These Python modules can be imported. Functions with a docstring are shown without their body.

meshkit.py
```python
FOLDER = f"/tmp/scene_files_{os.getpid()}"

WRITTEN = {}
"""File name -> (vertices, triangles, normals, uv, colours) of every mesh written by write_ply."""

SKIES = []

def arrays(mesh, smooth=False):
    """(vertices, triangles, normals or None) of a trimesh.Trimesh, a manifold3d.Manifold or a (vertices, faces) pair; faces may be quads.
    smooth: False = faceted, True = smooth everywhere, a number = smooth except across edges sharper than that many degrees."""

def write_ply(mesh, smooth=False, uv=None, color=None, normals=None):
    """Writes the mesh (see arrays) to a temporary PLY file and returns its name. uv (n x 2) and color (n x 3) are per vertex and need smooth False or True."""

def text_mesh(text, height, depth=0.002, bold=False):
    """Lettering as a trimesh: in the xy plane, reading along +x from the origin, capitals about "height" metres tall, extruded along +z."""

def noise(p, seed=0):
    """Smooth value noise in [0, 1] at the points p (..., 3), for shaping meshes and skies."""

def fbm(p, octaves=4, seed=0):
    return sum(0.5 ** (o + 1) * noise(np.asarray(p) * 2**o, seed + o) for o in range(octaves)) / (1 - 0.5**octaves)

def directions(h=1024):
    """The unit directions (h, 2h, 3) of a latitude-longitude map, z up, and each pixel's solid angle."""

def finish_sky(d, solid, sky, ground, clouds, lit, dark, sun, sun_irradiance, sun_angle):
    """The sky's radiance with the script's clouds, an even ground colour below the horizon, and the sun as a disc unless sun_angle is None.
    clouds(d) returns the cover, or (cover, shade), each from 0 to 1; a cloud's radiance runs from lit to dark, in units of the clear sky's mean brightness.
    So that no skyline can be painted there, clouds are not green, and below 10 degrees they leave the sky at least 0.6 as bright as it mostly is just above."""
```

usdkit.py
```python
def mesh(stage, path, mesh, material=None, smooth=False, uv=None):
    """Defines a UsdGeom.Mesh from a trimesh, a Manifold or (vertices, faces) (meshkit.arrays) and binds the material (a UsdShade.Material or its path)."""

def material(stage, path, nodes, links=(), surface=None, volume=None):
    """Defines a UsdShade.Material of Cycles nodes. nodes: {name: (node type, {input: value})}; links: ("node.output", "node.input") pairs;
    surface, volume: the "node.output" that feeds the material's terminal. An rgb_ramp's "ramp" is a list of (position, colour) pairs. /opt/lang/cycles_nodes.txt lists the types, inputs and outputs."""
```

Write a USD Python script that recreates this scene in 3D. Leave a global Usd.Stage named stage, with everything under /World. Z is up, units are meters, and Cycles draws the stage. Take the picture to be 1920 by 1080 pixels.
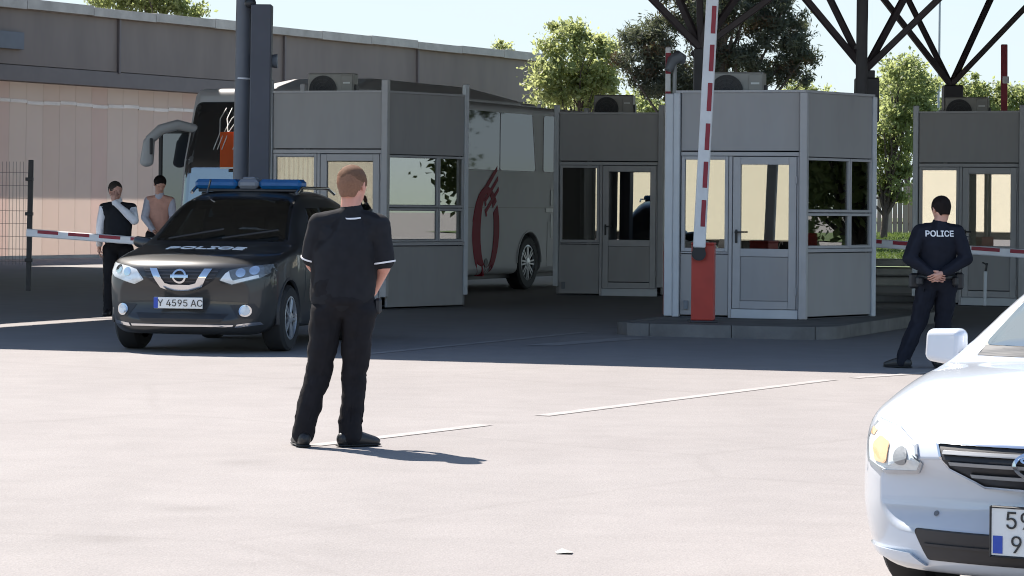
import math, random
import numpy as np, trimesh, usdkit, meshkit
from pxr import Usd, UsdGeom, UsdLux, UsdShade, Gf, Sdf, Vt
from manifold3d import Manifold, OpType
from shapely.geometry import Polygon, Point, box as sbox
from shapely import affinity
from shapely.ops import unary_union
from scipy.interpolate import PchipInterpolator

stage = Usd.Stage.CreateInMemory()
UsdGeom.SetStageUpAxis(stage, UsdGeom.Tokens.z)
UsdGeom.SetStageMetersPerUnit(stage, 1.0)
UsdGeom.Xform.Define(stage, '/World')
UsdGeom.Scope.Define(stage, '/World/Looks')

# ------------------------------------------------------------------ camera, sky, sun, exposure
FPX, HOR, CAMZ, ROLL = 5600.0, 385.0, 1.55, 0.0087
cam = UsdGeom.Camera.Define(stage, '/World/camera')
cam.CreateHorizontalApertureAttr(36.0)
cam.CreateVerticalApertureAttr(36.0 * 9 / 16)
cam.CreateFocalLengthAttr(36.0 * FPX / 1920)
cam.CreateVerticalApertureOffsetAttr(-(540 - HOR) / 1920 * 36.0)
cam.CreateClippingRangeAttr(Gf.Vec2f(0.1, 3000))
EXPOSURE = 1.15
cam.CreateExposureAttr(EXPOSURE)
cr, sr = math.cos(ROLL), math.sin(ROLL)
cam.AddTransformOp().Set(Gf.Matrix4d(cr, 0, sr, 0, -sr, 0, cr, 0, 0, -1, 0, 0, 0, 0, CAMZ, 1))

SUN = np.array([-0.80, 1.15, 1.80]); SUN /= np.linalg.norm(SUN)
sun = UsdLux.DistantLight.Define(stage, '/World/sun')
sun.CreateIntensityAttr(1.25); sun.CreateAngleAttr(0.5); sun.CreateColorAttr(Gf.Vec3f(1.0, 0.93, 0.86))
sun.CreateNormalizeAttr(True)
zax = SUN; xax = np.cross([0, 0, 1.0], zax); xax /= np.linalg.norm(xax); yax = np.cross(zax, xax)
sun.AddTransformOp().Set(Gf.Matrix4d(*xax, 0, *yax, 0, *zax, 0, 0, 0, 0, 1))
sky = UsdLux.DomeLight.Define(stage, '/World/sky')
sky_mat = usdkit.material(stage, '/World/Looks/sky_light', {
    'tex': ('sky_texture', {'sky_type': 'single_scattering', 'sun_disc': False, 'sun_elevation': float(math.asin(SUN[2])),
                            'sun_rotation': float(math.atan2(SUN[0], SUN[1])), 'altitude': 200.0, 'aerosol_density': 0.45}),
    'veil': ('mix_color', {'blend_type': 'darken', 'fac': 0.92, 'b': (3.5, 4.08, 4.42)}),       # thin even haze: the sky near the horizon and the sun stays pale blue
    'bg': ('background_shader', {'strength': 0.10})}, [('tex.color', 'veil.a'), ('veil.result', 'bg.color')], surface='bg.background')
UsdShade.MaterialBindingAPI.Apply(sky.GetPrim()).Bind(sky_mat)
sky.GetPrim().SetCustomDataByKey('kind', 'structure'); sky.GetPrim().SetCustomDataByKey('label', 'pale blue hazy daytime sky'); sky.GetPrim().SetCustomDataByKey('category', 'sky')

# ------------------------------------------------------------------ placing: image measurements -> points of the place
def W(px, py, ppm):
    """the point seen at pixel (px, py) of the 1920-wide photograph where one metre spans ppm pixels"""
    u, v = px - 960.0, py - HOR
    return np.array([(u * cr + v * sr) / ppm, FPX / ppm, CAMZ - (-u * sr + v * cr) / ppm])
def G(px, py, z=0.0):
    u, v = px - 960.0, py - HOR
    return W(px, py, (-u * sr + v * cr) / (CAMZ - z))
A_ = np.array([0.94, -0.342]); D_ = np.array([0.342, 0.94])       # across / along the traffic lanes
def AD(a, d, z=0.0):
    p = a * A_ + d * D_
    return np.array([p[0], p[1], z])

# ------------------------------------------------------------------ prims
used = {}
LOC = {}
def numbered(parent, name):
    k = used.get((parent, name), 0); used[(parent, name)] = k + 1
    return name if k == 0 else f'{name}_{k:03d}'
def meta(prim, label=None, cat=None, group=None, kind=None):
    for k, v in (('label', label), ('category', cat), ('group', group), ('kind', kind)):
        if v: prim.SetCustomDataByKey(k, v)
def thing(name, label, cat, loc=(0, 0, 0), rotz=0.0, group=None, kind=None, world=False):
    """world=True: its parts are given in world coordinates"""
    path = '/World/' + numbered('/World', name)
    x = UsdGeom.Xform.Define(stage, path)
    x.AddTranslateOp().Set(Gf.Vec3d(*map(float, loc)))
    if rotz: x.AddRotateZOp().Set(float(rotz))
    LOC[path] = np.array(loc, float) if world else np.zeros(3)
    meta(x.GetPrim(), label, cat, group, kind)
    return path
def obj(name, mesh, mat, parent='/World', label=None, cat=None, group=None, kind=None, smooth=False):
    path = parent + '/' + numbered(parent, name)
    root = '/'.join(path.split('/')[:3])
    v, f, n = meshkit.arrays(mesh, False)
    v = v - LOC.get(root, np.zeros(3)) if parent != '/World' else v
    m = usdkit.mesh(stage, path, trimesh.Trimesh(v, f, process=bool(smooth)), mat, smooth=smooth)
    meta(m.GetPrim(), label, cat, group, kind)
    return path
def dup(root, name, loc, rotz, label, cat, group=None):
    path = '/World/' + numbered('/World', name)
    x = UsdGeom.Xform.Define(stage, path)
    x.GetPrim().GetReferences().AddInternalReference(root)
    x.ClearXformOpOrder()
    for op in ('xformOp:translate', 'xformOp:rotateZ'): pass
    x.AddTranslateOp(opSuffix='own').Set(Gf.Vec3d(*map(float, loc)))
    x.AddRotateZOp(opSuffix='own').Set(float(rotz))
    meta(x.GetPrim(), label, cat, group); x.GetPrim().SetInstanceable(True)
    return path

# ------------------------------------------------------------------ materials
def mat(name, col, rough=0.6, metal=0.0, var=0.08, scale=3.0, bump=0.0, bscale=60.0, spec=0.5, coat=0.0, trans=None, stretch=(1, 1, 1), dist=0.02, rvar=0.0):
    col = np.array(col, float)
    nodes = {'g': ('geometry', {}), 'm': ('mapping', {'scale': stretch}),
             'n': ('noise_texture', {'scale': scale, 'detail': 5.0, 'roughness': 0.6}),
             'r': ('rgb_ramp', {'ramp': [(0.25, tuple(np.clip(col * (1 - var), 0, 1))), (0.75, tuple(np.clip(col * (1 + var), 0, 1)))]}),
             'p': ('principled_bsdf', {'roughness': rough, 'metallic': metal, 'specular_ior_level': spec, 'coat_weight': coat, 'coat_roughness': 0.04})}
    links = [('g.position', 'm.vector'), ('m.vector', 'n.vector'), ('n.fac', 'r.fac'), ('r.color', 'p.base_color')]
    if rvar:
        nodes['mr'] = ('map_range', {'from_min': 0.3, 'from_max': 0.7, 'to_min': rough - rvar, 'to_max': rough + rvar})
        links += [('n.fac', 'mr.value'), ('mr.result', 'p.roughness')]
    if bump:
        nodes['bn'] = ('noise_texture', {'scale': bscale, 'detail': 4.0}); nodes['b'] = ('bump', {'strength': bump, 'distance': dist})
        links += [('m.vector', 'bn.vector'), ('bn.fac', 'b.height'), ('b.normal', 'p.normal')]
    out = 'p.BSDF'
    if trans is not None:
        w, tc = trans
        nodes['t'] = ('translucent_bsdf', {'color': tc}); nodes['x'] = ('mix_closure', {'fac': w})
        links += [('p.BSDF', 'x.closure1'), ('t.BSDF', 'x.closure2')]; out = 'x.closure'
    return usdkit.material(stage, '/World/Looks/' + name, nodes, links, surface=out)
def glass(name, tint, refl, rough=0.0, gcol=(1, 1, 1)):
    return usdkit.material(stage, '/World/Looks/' + name, {
        't': ('transparent_bsdf', {'color': tint}), 'g': ('glossy_bsdf', {'color': gcol, 'roughness': rough}),
        'lw': ('layer_weight', {'blend': 0.35}), 'mr': ('map_range', {'to_min': refl, 'to_max': min(1.0, refl + 0.5)}),
        'x': ('mix_closure', {})}, [('lw.fresnel', 'mr.value'), ('mr.result', 'x.fac'), ('t.BSDF', 'x.closure1'), ('g.BSDF', 'x.closure2')], surface='x.closure')

M = {}
def asphalt():
    return usdkit.material(stage, '/World/Looks/asphalt', {
        'g': ('geometry', {}), 'n1': ('noise_texture', {'scale': 0.22, 'detail': 6.0, 'roughness': 0.65}),
        'n2': ('noise_texture', {'scale': 45.0, 'detail': 3.0}), 'v': ('voronoi_texture', {'scale': 90.0}),
        'n3': ('noise_texture', {'scale': 2.2, 'detail': 8.0, 'roughness': 0.7}),
        'st': ('mapping', {'scale': (1.0, 0.12, 1.0), 'rotation': (0, 0, 0.35)}), 'n4': ('noise_texture', {'scale': 0.9, 'detail': 4.0}),
        'r1': ('rgb_ramp', {'ramp': [(0.3, (0.232, 0.214, 0.207)), (0.7, (0.264, 0.245, 0.237))]}),
        'r2': ('rgb_ramp', {'ramp': [(0.25, (0.88, 0.88, 0.88)), (0.75, (1.08, 1.08, 1.08))]}),
        'r3': ('rgb_ramp', {'ramp': [(0.3, (0.93, 0.93, 0.93)), (0.62, (1.03, 1.03, 1.03))]}),
        'r4': ('rgb_ramp', {'ramp': [(0.35, (0.965, 0.965, 0.965)), (0.6, (1.02, 1.02, 1.02))]}),
        'm1': ('mix_color', {'blend_type': 'multiply', 'fac': 1.0}), 'm2': ('mix_color', {'blend_type': 'multiply', 'fac': 1.0}), 'm3': ('mix_color', {'blend_type': 'multiply', 'fac': 1.0}),
        'sv': ('voronoi_texture', {'scale': 0.55, 'randomness': 1.0}), 'sr': ('rgb_ramp', {'ramp': [(0.02, (0.72, 0.71, 0.70)), (0.10, (0.9, 0.9, 0.9)), (0.16, (1, 1, 1))]}),
        'cn': ('noise_texture', {'scale': 1.2, 'detail': 3.0}), 'cm': ('mix_vector', {'fac': (0.12)}), 'cv': ('voronoi_texture', {'feature': 'distance_to_edge', 'scale': 0.16}), 'crr': ('rgb_ramp', {'ramp': [(0.0, (0.80, 0.79, 0.78)), (0.0035, (0.86, 0.86, 0.86)), (0.006, (1, 1, 1))]}),
        'm4': ('mix_color', {'blend_type': 'multiply', 'fac': 0.5}), 'm5': ('mix_color', {'blend_type': 'multiply', 'fac': 0.28}),
        'b': ('bump', {'strength': 0.5, 'distance': 0.004}), 'p': ('principled_bsdf', {'roughness': 0.85, 'specular_ior_level': 0.3})},
        [('g.position', 'n1.vector'), ('g.position', 'n2.vector'), ('g.position', 'v.vector'), ('g.position', 'n3.vector'), ('g.position', 'st.vector'), ('st.vector', 'n4.vector'),
         ('n1.fac', 'r1.fac'), ('n2.fac', 'r2.fac'), ('n3.fac', 'r3.fac'), ('n4.fac', 'r4.fac'),
         ('r1.color', 'm1.a'), ('r2.color', 'm1.b'), ('m1.result', 'm2.a'), ('r3.color', 'm2.b'), ('m2.result', 'm3.a'), ('r4.color', 'm3.b'), ('g.position', 'sv.vector'), ('sv.distance', 'sr.fac'), ('g.position', 'cn.vector'), ('g.position', 'cm.a'), ('cn.color', 'cm.b'), ('cm.result', 'cv.vector'), ('cv.distance', 'crr.fac'),
         ('m3.result', 'm4.a'), ('sr.color', 'm4.b'), ('m4.result', 'm5.a'), ('crr.color', 'm5.b'), ('m5.result', 'p.base_color'),
         ('v.distance', 'b.height'), ('b.normal', 'p.normal')], surface='p.BSDF')
M['asphalt'] = asphalt()
M['paint_line'] = mat('worn_road_paint', (0.305, 0.284, 0.275), 0.8, var=0.22, scale=5, bump=.2)
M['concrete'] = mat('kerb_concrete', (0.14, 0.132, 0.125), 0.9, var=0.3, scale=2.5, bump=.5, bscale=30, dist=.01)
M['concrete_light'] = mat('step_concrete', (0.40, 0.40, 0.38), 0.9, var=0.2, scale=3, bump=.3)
M['booth'] = mat('booth_grey_paint', (0.315, 0.298, 0.295), 0.42, var=0.10, scale=2.6, bump=.04, bscale=4, stretch=(1, 1, .22), rvar=.1)
M['booth_frame'] = mat('booth_aluminium_frame', (0.385, 0.37, 0.375), 0.35, var=0.07, scale=4)
M['booth_post'] = mat('booth_light_post', (0.50, 0.51, 0.53), 0.35, var=0.06, scale=4)
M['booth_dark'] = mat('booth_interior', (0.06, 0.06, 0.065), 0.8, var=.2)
M['booth_glass'] = glass('booth_mirror_glass', (0.42, 0.43, 0.42), 0.30, 0.0, (0.95, 0.97, 0.93))
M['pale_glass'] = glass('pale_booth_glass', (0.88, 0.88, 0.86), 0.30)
M['clear_glass'] = glass('clear_booth_glass', (0.82, 0.84, 0.83), 0.10)
M['rubber'] = mat('black_rubber', (0.012, 0.012, 0.013), 0.75, var=.2)
M['black'] = mat('black_plastic', (0.015, 0.015, 0.017), 0.45, var=.2)
M['steel_dark'] = mat('dark_steel_paint', (0.045, 0.042, 0.047), 0.5, var=.2, scale=5)
M['strut'] = mat('brown_strut_paint', (0.040, 0.028, 0.032), 0.5, var=.25, scale=5)
M['pole_grey'] = mat('grey_column_paint', (0.095, 0.10, 0.115), 0.5, var=.1, scale=3)
M['box_dark'] = mat('dark_column_paint', (0.045, 0.047, 0.06), 0.5, var=.12, scale=3)
M['red'] = mat('red_cabinet_paint', (0.40, 0.035, 0.022), 0.42, var=.12, scale=4)
M['redstripe'] = mat('red_stripe', (0.28, 0.02, 0.035), 0.5, var=.15, scale=6)
M['white_arm'] = mat('white_arm_paint', (0.70, 0.68, 0.68), 0.45, var=.08, scale=5)
M['roof'] = mat('canopy_metal', (0.10, 0.10, 0.10), 0.7, var=.1)
M['shed_fascia'] = mat('shed_fascia_sheet', (0.160, 0.122, 0.100), 0.7, var=.14, scale=1.2, stretch=(1, 1, .3))
M['shed_trim'] = mat('shed_roof_trim', (0.34, 0.30, 0.255), 0.7, var=.25, scale=1.5)
M['shed_band'] = mat('shed_lower_band', (0.125, 0.098, 0.088), 0.6, var=.1)
M['shed_wall'] = [mat(f'translucent_wall_sheet_{k}', c, 0.4, var=.06, scale=1.2, trans=(0.55, tc)) for k, (c, tc) in enumerate(
    [((0.60, 0.54, 0.50), (0.78, 0.69, 0.635)), ((0.59, 0.53, 0.49), (0.78, 0.685, 0.625)), ((0.61, 0.55, 0.51), (0.79, 0.71, 0.655)), ((0.59, 0.515, 0.48), (0.78, 0.665, 0.615))])]
M['shed_glint'] = mat('painted_glint_strip', (0.72, 0.62, 0.55), 0.35, var=.12, scale=2)  # pale colour stands for a line of reflected light on the sheets
M['skin'] = mat('skin', (0.50, 0.26, 0.19), 0.5, var=.1, scale=20)
M['skin_red'] = mat('skin_ruddy', (0.52, 0.24, 0.18), 0.5, var=.1, scale=20)
M['hair_fair'] = mat('short_fair_hair', (0.135, 0.072, 0.044), 0.8, spec=.15, var=.25, scale=90, bump=.4, bscale=300, dist=.003)
M['hair_crop'] = mat('cropped_fair_hair', (0.20, 0.105, 0.068), 0.8, spec=.15, var=.2, scale=90)
M['hair_dark'] = mat('short_dark_hair', (0.014, 0.010, 0.009), 0.85, spec=.1, var=.3, scale=90, bump=.4, bscale=300, dist=.003)
M['hair_grey'] = mat('greying_hair', (0.045, 0.036, 0.03), 0.85, spec=.1, var=.3, scale=90, bump=.4, bscale=300, dist=.003)
M['cloth_black'] = mat('black_polo_fabric', (0.016, 0.016, 0.019), 0.9, var=.2, scale=15, bump=.25, bscale=9, dist=.02, spec=.2)
M['cloth_trouser'] = mat('black_trouser_fabric', (0.012, 0.011, 0.013), 0.9, var=.25, scale=15, bump=.35, bscale=12, dist=.02, spec=.2)
M['cloth_navy'] = mat('navy_uniform_fabric', (0.011, 0.012, 0.019), 0.9, var=.2, scale=15, bump=.35, bscale=10, dist=.02, spec=.2)
M['cloth_white'] = mat('white_shirt_fabric', (0.72, 0.70, 0.72), 0.85, var=.06, scale=12, bump=.3, bscale=10, dist=.02)
M['cloth_pink'] = mat('pink_shirt_fabric', (0.55, 0.28, 0.21), 0.85, var=.12, scale=12, bump=.3, bscale=10, dist=.02)
M['cloth_lilac'] = mat('grey_sleeve_fabric', (0.42, 0.40, 0.45), 0.85, var=.12, scale=12)
M['shoe'] = mat('black_shoe_leather', (0.015, 0.014, 0.014), 0.4, var=.2)
M['white_print'] = mat('white_lettering', (0.75, 0.75, 0.75), 0.6, var=.04)
M['suv_paint'] = mat('dark_suv_paint', (0.028, 0.028, 0.028), 0.36, metal=0.4, var=.1, scale=2, coat=.6)
M['car_glass'] = mat('dark_car_glass', (0.010, 0.012, 0.013), 0.04, var=.1, coat=.6)
M['seat_cloth'] = mat('grey_seat_cloth', (0.07, 0.07, 0.075), .9, var=.2, scale=12)
M['suv_screen'] = glass('suv_window_glass', (0.62, 0.66, 0.64), 0.10)
M['car_screen'] = glass('saloon_window_glass', (0.62, 0.70, 0.70), 0.50)
M['chrome'] = mat('chrome', (0.75, 0.76, 0.78), 0.12, metal=1.0, var=.03)
M['alloy'] = mat('alloy_rim', (0.42, 0.43, 0.45), 0.3, metal=.7, var=.08)
M['lamp_glass'] = mat('headlight_lens', (0.62, 0.66, 0.68), 0.08, var=.15, scale=12, coat=1.0)
M['lamp_dark'] = mat('headlight_dark_lens', (0.10, 0.11, 0.12), 0.08, var=.3, scale=16, coat=1.0)
M['blue_lens'] = mat('blue_light_bar', (0.008, 0.085, 0.23), 0.3, var=.2, scale=8, spec=.3)
M['bar_grey'] = mat('light_bar_grey', (0.16, 0.17, 0.19), 0.5, var=.1)
M['plate'] = mat('plate_white', (0.68, 0.68, 0.66), 0.5, var=.05)
M['plate_blue'] = mat('plate_blue_band', (0.02, 0.06, 0.35), 0.5, var=.05)
M['letter'] = mat('plate_black_letters', (0.02, 0.02, 0.02), 0.5, var=.05)
M['white_paint'] = mat('white_car_paint', (0.53, 0.56, 0.61), 0.22, var=.02, coat=1.0)
M['amber'] = mat('amber_lens', (0.80, 0.47, 0.24), 0.2, var=.15, scale=14, coat=1.0)
M['bus_paint'] = mat('white_bus_paint', (0.44, 0.435, 0.44), 0.5, var=.06, scale=1, spec=.2)
M['bus_red'] = mat('bus_red_print', (0.26, 0.010, 0.028), 0.6, var=.08, spec=.1)
M['bus_glass'] = usdkit.material(stage, '/World/Looks/bus_dark_glass', {'d': ('diffuse_bsdf', {'color': (0.012, 0.014, 0.018)}), 'g': ('glossy_bsdf', {'color': (0.9, 0.95, 1.0), 'roughness': 0.03}), 'x': ('mix_closure', {'fac': 0.16})},
    [('d.BSDF', 'x.closure1'), ('g.BSDF', 'x.closure2')], surface='x.closure')
M['tinted_screen'] = mat('pale_tinted_windscreen', (0.22, 0.29, 0.30), 0.06, var=.25, scale=2.5, coat=1.0)
M['windscreen'] = glass('bus_windscreen_glass', (0.5, 0.55, 0.57), 0.25)
M['sedan_glass'] = glass('sedan_windscreen_glass', (0.55, 0.62, 0.62), 0.25)
M['orange'] = mat('orange_reflection_sheet', (0.80, 0.14, 0.025), 0.7, var=.1, scale=6, trans=(.3, (0.8, 0.14, 0.02)))  # colour of a reflection in the coach windscreen, built as a sheet
M['ac'] = mat('beige_ac_casing', (0.30, 0.285, 0.26), 0.5, var=.1)
M['leaf_light'] = mat('light_leaves', (0.14, 0.16, 0.065), 0.5, var=.35, scale=.9, trans=(.55, (0.52, 0.57, 0.24)))
M['leaf_mid'] = mat('mid_leaves', (0.12, 0.145, 0.06), 0.5, var=.35, scale=.9, trans=(.55, (0.44, 0.50, 0.20)))
M['needle'] = mat('pine_needles', (0.085, 0.095, 0.068), 0.6, var=.45, scale=1.2, trans=(.35, (0.16, 0.18, 0.09)))
M['needle_brown'] = mat('brown_pine_needles', (0.10, 0.065, 0.035), 0.6, var=.5, scale=1.2, trans=(.25, (0.12, 0.08, 0.03)))
M['bark'] = mat('bark', (0.07, 0.05, 0.04), 0.9, var=.3, scale=6, bump=.6, bscale=10, dist=.05)
M['grass'] = mat('lawn_soil', (0.07, 0.10, 0.03), 0.9, var=.35, scale=1.5, bump=.6, bscale=20)
M['blade'] = mat('grass_blades', (0.10, 0.15, 0.04), 0.7, var=.4, scale=1.0, trans=(.4, (0.16, 0.22, 0.05)))
M['plank'] = [mat(f'fence_plank_{k}', c, 0.8, var=.2, scale=3, stretch=(1, 1, .2)) for k, c in enumerate([(0.26, 0.19, 0.14), (0.30, 0.23, 0.17), (0.22, 0.165, 0.125)])]
M['wire'] = mat('fence_wire', (0.16, 0.15, 0.15), 0.5, metal=.4, var=.1)
M['mast'] = mat('galvanised_mast', (0.30, 0.31, 0.32), 0.45, metal=.4, var=.1)
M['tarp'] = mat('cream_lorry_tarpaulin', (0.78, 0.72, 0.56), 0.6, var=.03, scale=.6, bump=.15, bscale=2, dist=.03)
M['tarp_blue'] = mat('blue_tarpaulin_print', (0.05, 0.10, 0.34), 0.5, var=.06)
M['dark_block'] = mat('dark_block_surface', (0.10, 0.095, 0.09), 0.8, var=.15, scale=.5)  # dark surface of the unseen block that darkens reflections

# ------------------------------------------------------------------ mesh helpers
cat_ = trimesh.util.concatenate
def cbox(sx, sy, sz, b=0.01, c=(0, 0, 0)):
    """box with chamfered edges, centred at c"""
    b = min(b, .45 * min(sx, sy, sz)); h = np.array([sx, sy, sz]) / 2; pts = []
    for s in np.ndindex(2, 2, 2):
        s = np.array(s) * 2 - 1
        for k in range(3):
            q = h - b; q[k] = h[k]; pts.append(s * q)
    return trimesh.convex.convex_hull(np.array(pts) + np.array(c))
def bx(x0, x1, y0, y1, z0, z1, b=0.006):
    return cbox(x1 - x0, y1 - y0, z1 - z0, b, ((x0 + x1) / 2, (y0 + y1) / 2, (z0 + z1) / 2))
def tube(p, q, r0, r1=None, n=12):
    p, q = np.array(p, float), np.array(q, float); r1 = r0 if r1 is None else r1
    d = q - p; d /= np.linalg.norm(d); a = np.cross(d, [0, 0, 1] if abs(d[2]) < .9 else [1, 0, 0]); a /= np.linalg.norm(a); b = np.cross(d, a)
    t = np.linspace(0, 2 * math.pi, n, endpoint=False); ring = np.cos(t)[:, None] * a + np.sin(t)[:, None] * b
    v = np.vstack([p + ring * r0, q + ring * r1, p, q]); f = []
    for i in range(n):
        j = (i + 1) % n; f += [[i, j, n + j], [i, n + j, n + i], [2 * n, j, i], [2 * n + 1, n + i, n + j]]
    m = trimesh.Trimesh(v, f, process=False); m.fix_normals(); return m
def path_tube(pts, rs, n=10):
    """one continuous tapering tube along pts"""
    pts = np.array(pts, float); rs = np.broadcast_to(rs, len(pts)); V, F = [], []
    t = np.gradient(pts, axis=0); t /= np.linalg.norm(t, axis=1)[:, None]
    a = np.cross(t[0], [0, 0, 1] if abs(t[0][2]) < .9 else [1, 0, 0]); a /= np.linalg.norm(a); ang = np.linspace(0, 2 * math.pi, n, endpoint=False)
    for i in range(len(pts)):
        a = a - t[i] * (a @ t[i]); a /= np.linalg.norm(a); b = np.cross(t[i], a)
        V.append(pts[i] + rs[i] * (np.cos(ang)[:, None] * a + np.sin(ang)[:, None] * b))
    for i in range(len(pts) - 1):
        for k in range(n):
            j = (k + 1) % n; F += [[i * n + k, i * n + j, (i + 1) * n + j], [i * n + k, (i + 1) * n + j, (i + 1) * n + k]]
    V = np.vstack(V + [pts[:1], pts[-1:]]); N = len(pts) * n
    for k in range(n):
        j = (k + 1) % n; F += [[N, j, k], [N + 1, (len(pts) - 1) * n + k, (len(pts) - 1) * n + j]]
    m = trimesh.Trimesh(V, F, process=False); m.fix_normals(); return m
def bar(p, q, w, h, b=0.004):
    """square bar from p to q"""
    p, q = np.array(p, float), np.array(q, float); d = q - p; L = np.linalg.norm(d); d /= L
    s = np.cross(d, [0, 0, 1]) if abs(d[2]) < .99 else np.array([1., 0, 0]); s /= np.linalg.norm(s); u = np.cross(s, d)
    m = cbox(w, L, h, b); T = np.eye(4); T[:3, 0] = s; T[:3, 1] = d; T[:3, 2] = u; T[:3, 3] = (p + q) / 2
    m.apply_transform(T); return m
def prism(poly, h, z0=0.0):
    m = trimesh.creation.extrude_polygon(poly, h, engine='earcut'); m.apply_translation([0, 0, z0]); return m
def lathe(profile, n=32, axis='z'):
    m = trimesh.creation.revolve(np.array(profile, float), sections=n)
    if axis == 'x': m.apply_transform(trimesh.transformations.rotation_matrix(math.pi / 2, [0, 1, 0]))
    if axis == 'y': m.apply_transform(trimesh.transformations.rotation_matrix(-math.pi / 2, [1, 0, 0]))
    return m
def moved(m, t, rz=0.0):
    m = m.copy()
    if rz: m.apply_transform(trimesh.transformations.rotation_matrix(rz, [0, 0, 1]))
    m.apply_translation(t); return m
def ell(p, r, n=20):
    r = np.broadcast_to(np.array(r, float), 3)
    return Manifold.sphere(1.0, n).scale(tuple(map(float, r))).translate(tuple(map(float, p)))
def tri(m):
    q = m.to_mesh(); return trimesh.Trimesh(np.array(q.vert_properties[:, :3], float), np.array(q.tri_verts), process=True)
def man(t):
    from manifold3d import Mesh
    return Manifold(Mesh(np.asarray(t.vertices, np.float32), np.asarray(t.faces, np.uint32)))
def blob(segs, refine=0.022, it=8, wr=0.0, seed=1, ws=(9, 9, 4)):
    """segs: chains [(p, r), (p, r), ...] of spheres or ellipsoids hulled pairwise and joined into one skin"""
    parts = []
    for ch in segs:
        e = [ell(p, r, 20 if np.max(r) > .03 else 10) for p, r in ch]
        parts += [Manifold.batch_hull([e[i], e[i + 1]]) for i in range(len(e) - 1)] or e
    t = tri(Manifold.batch_boolean(parts, OpType.Add).refine_to_length(refine))
    trimesh.smoothing.filter_taubin(t, lamb=.5, nu=.53, iterations=it)
    if wr:
        d = meshkit.fbm(t.vertices * np.array(ws) + 7.1 * seed, 3, seed) - .5
        t.vertices = t.vertices + t.vertex_normals * (d * wr)[:, None]
    return t

# projecting a flat outline on to a body, so that windows, lamps and letters follow its surface
def cast(body, P, ax, sgn):
    """first hit of rays along axis ax (sgn = direction of travel) for 2-D points P in the other two axes; also nan when missed"""
    o = [k for k in range(3) if k != ax]; V, F = body.vertices, body.faces
    a, b, c = (V[F[:, k]] for k in range(3)); lo, hi = P.min(0), P.max(0)
    t2 = np.stack([a[:, o], b[:, o], c[:, o]], 1)
    keep = (t2.max(1) >= lo).all(1) & (t2.min(1) <= hi).all(1); a, b, c = a[keep], b[keep], c[keep]
    A2, B2, C2 = a[:, o], b[:, o], c[:, o]; den = (B2[:, 1] - C2[:, 1]) * (A2[:, 0] - C2[:, 0]) + (C2[:, 0] - B2[:, 0]) * (A2[:, 1] - C2[:, 1])
    ok = abs(den) > 1e-12; a, b, c, A2, B2, C2, den = (x[ok] for x in (a, b, c, A2, B2, C2, den)); out = np.full(len(P), np.nan)
    for s in range(0, len(P), 400):
        p = P[s:s + 400][:, None]
        l1 = ((B2[:, 1] - C2[:, 1]) * (p[..., 0] - C2[:, 0]) + (C2[:, 0] - B2[:, 0]) * (p[..., 1] - C2[:, 1])) / den
        l2 = ((C2[:, 1] - A2[:, 1]) * (p[..., 0] - C2[:, 0]) + (A2[:, 0] - C2[:, 0]) * (p[..., 1] - C2[:, 1])) / den
        l3 = 1 - l1 - l2; ins = (l1 > -1e-6) & (l2 > -1e-6) & (l3 > -1e-6)
        h = l1 * a[:, ax] + l2 * b[:, ax] + l3 * c[:, ax]
        h = np.where(ins, h * sgn, np.inf).min(1); out[s:s + 400] = np.where(np.isfinite(h), h * sgn, np.nan)
    return out
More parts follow.
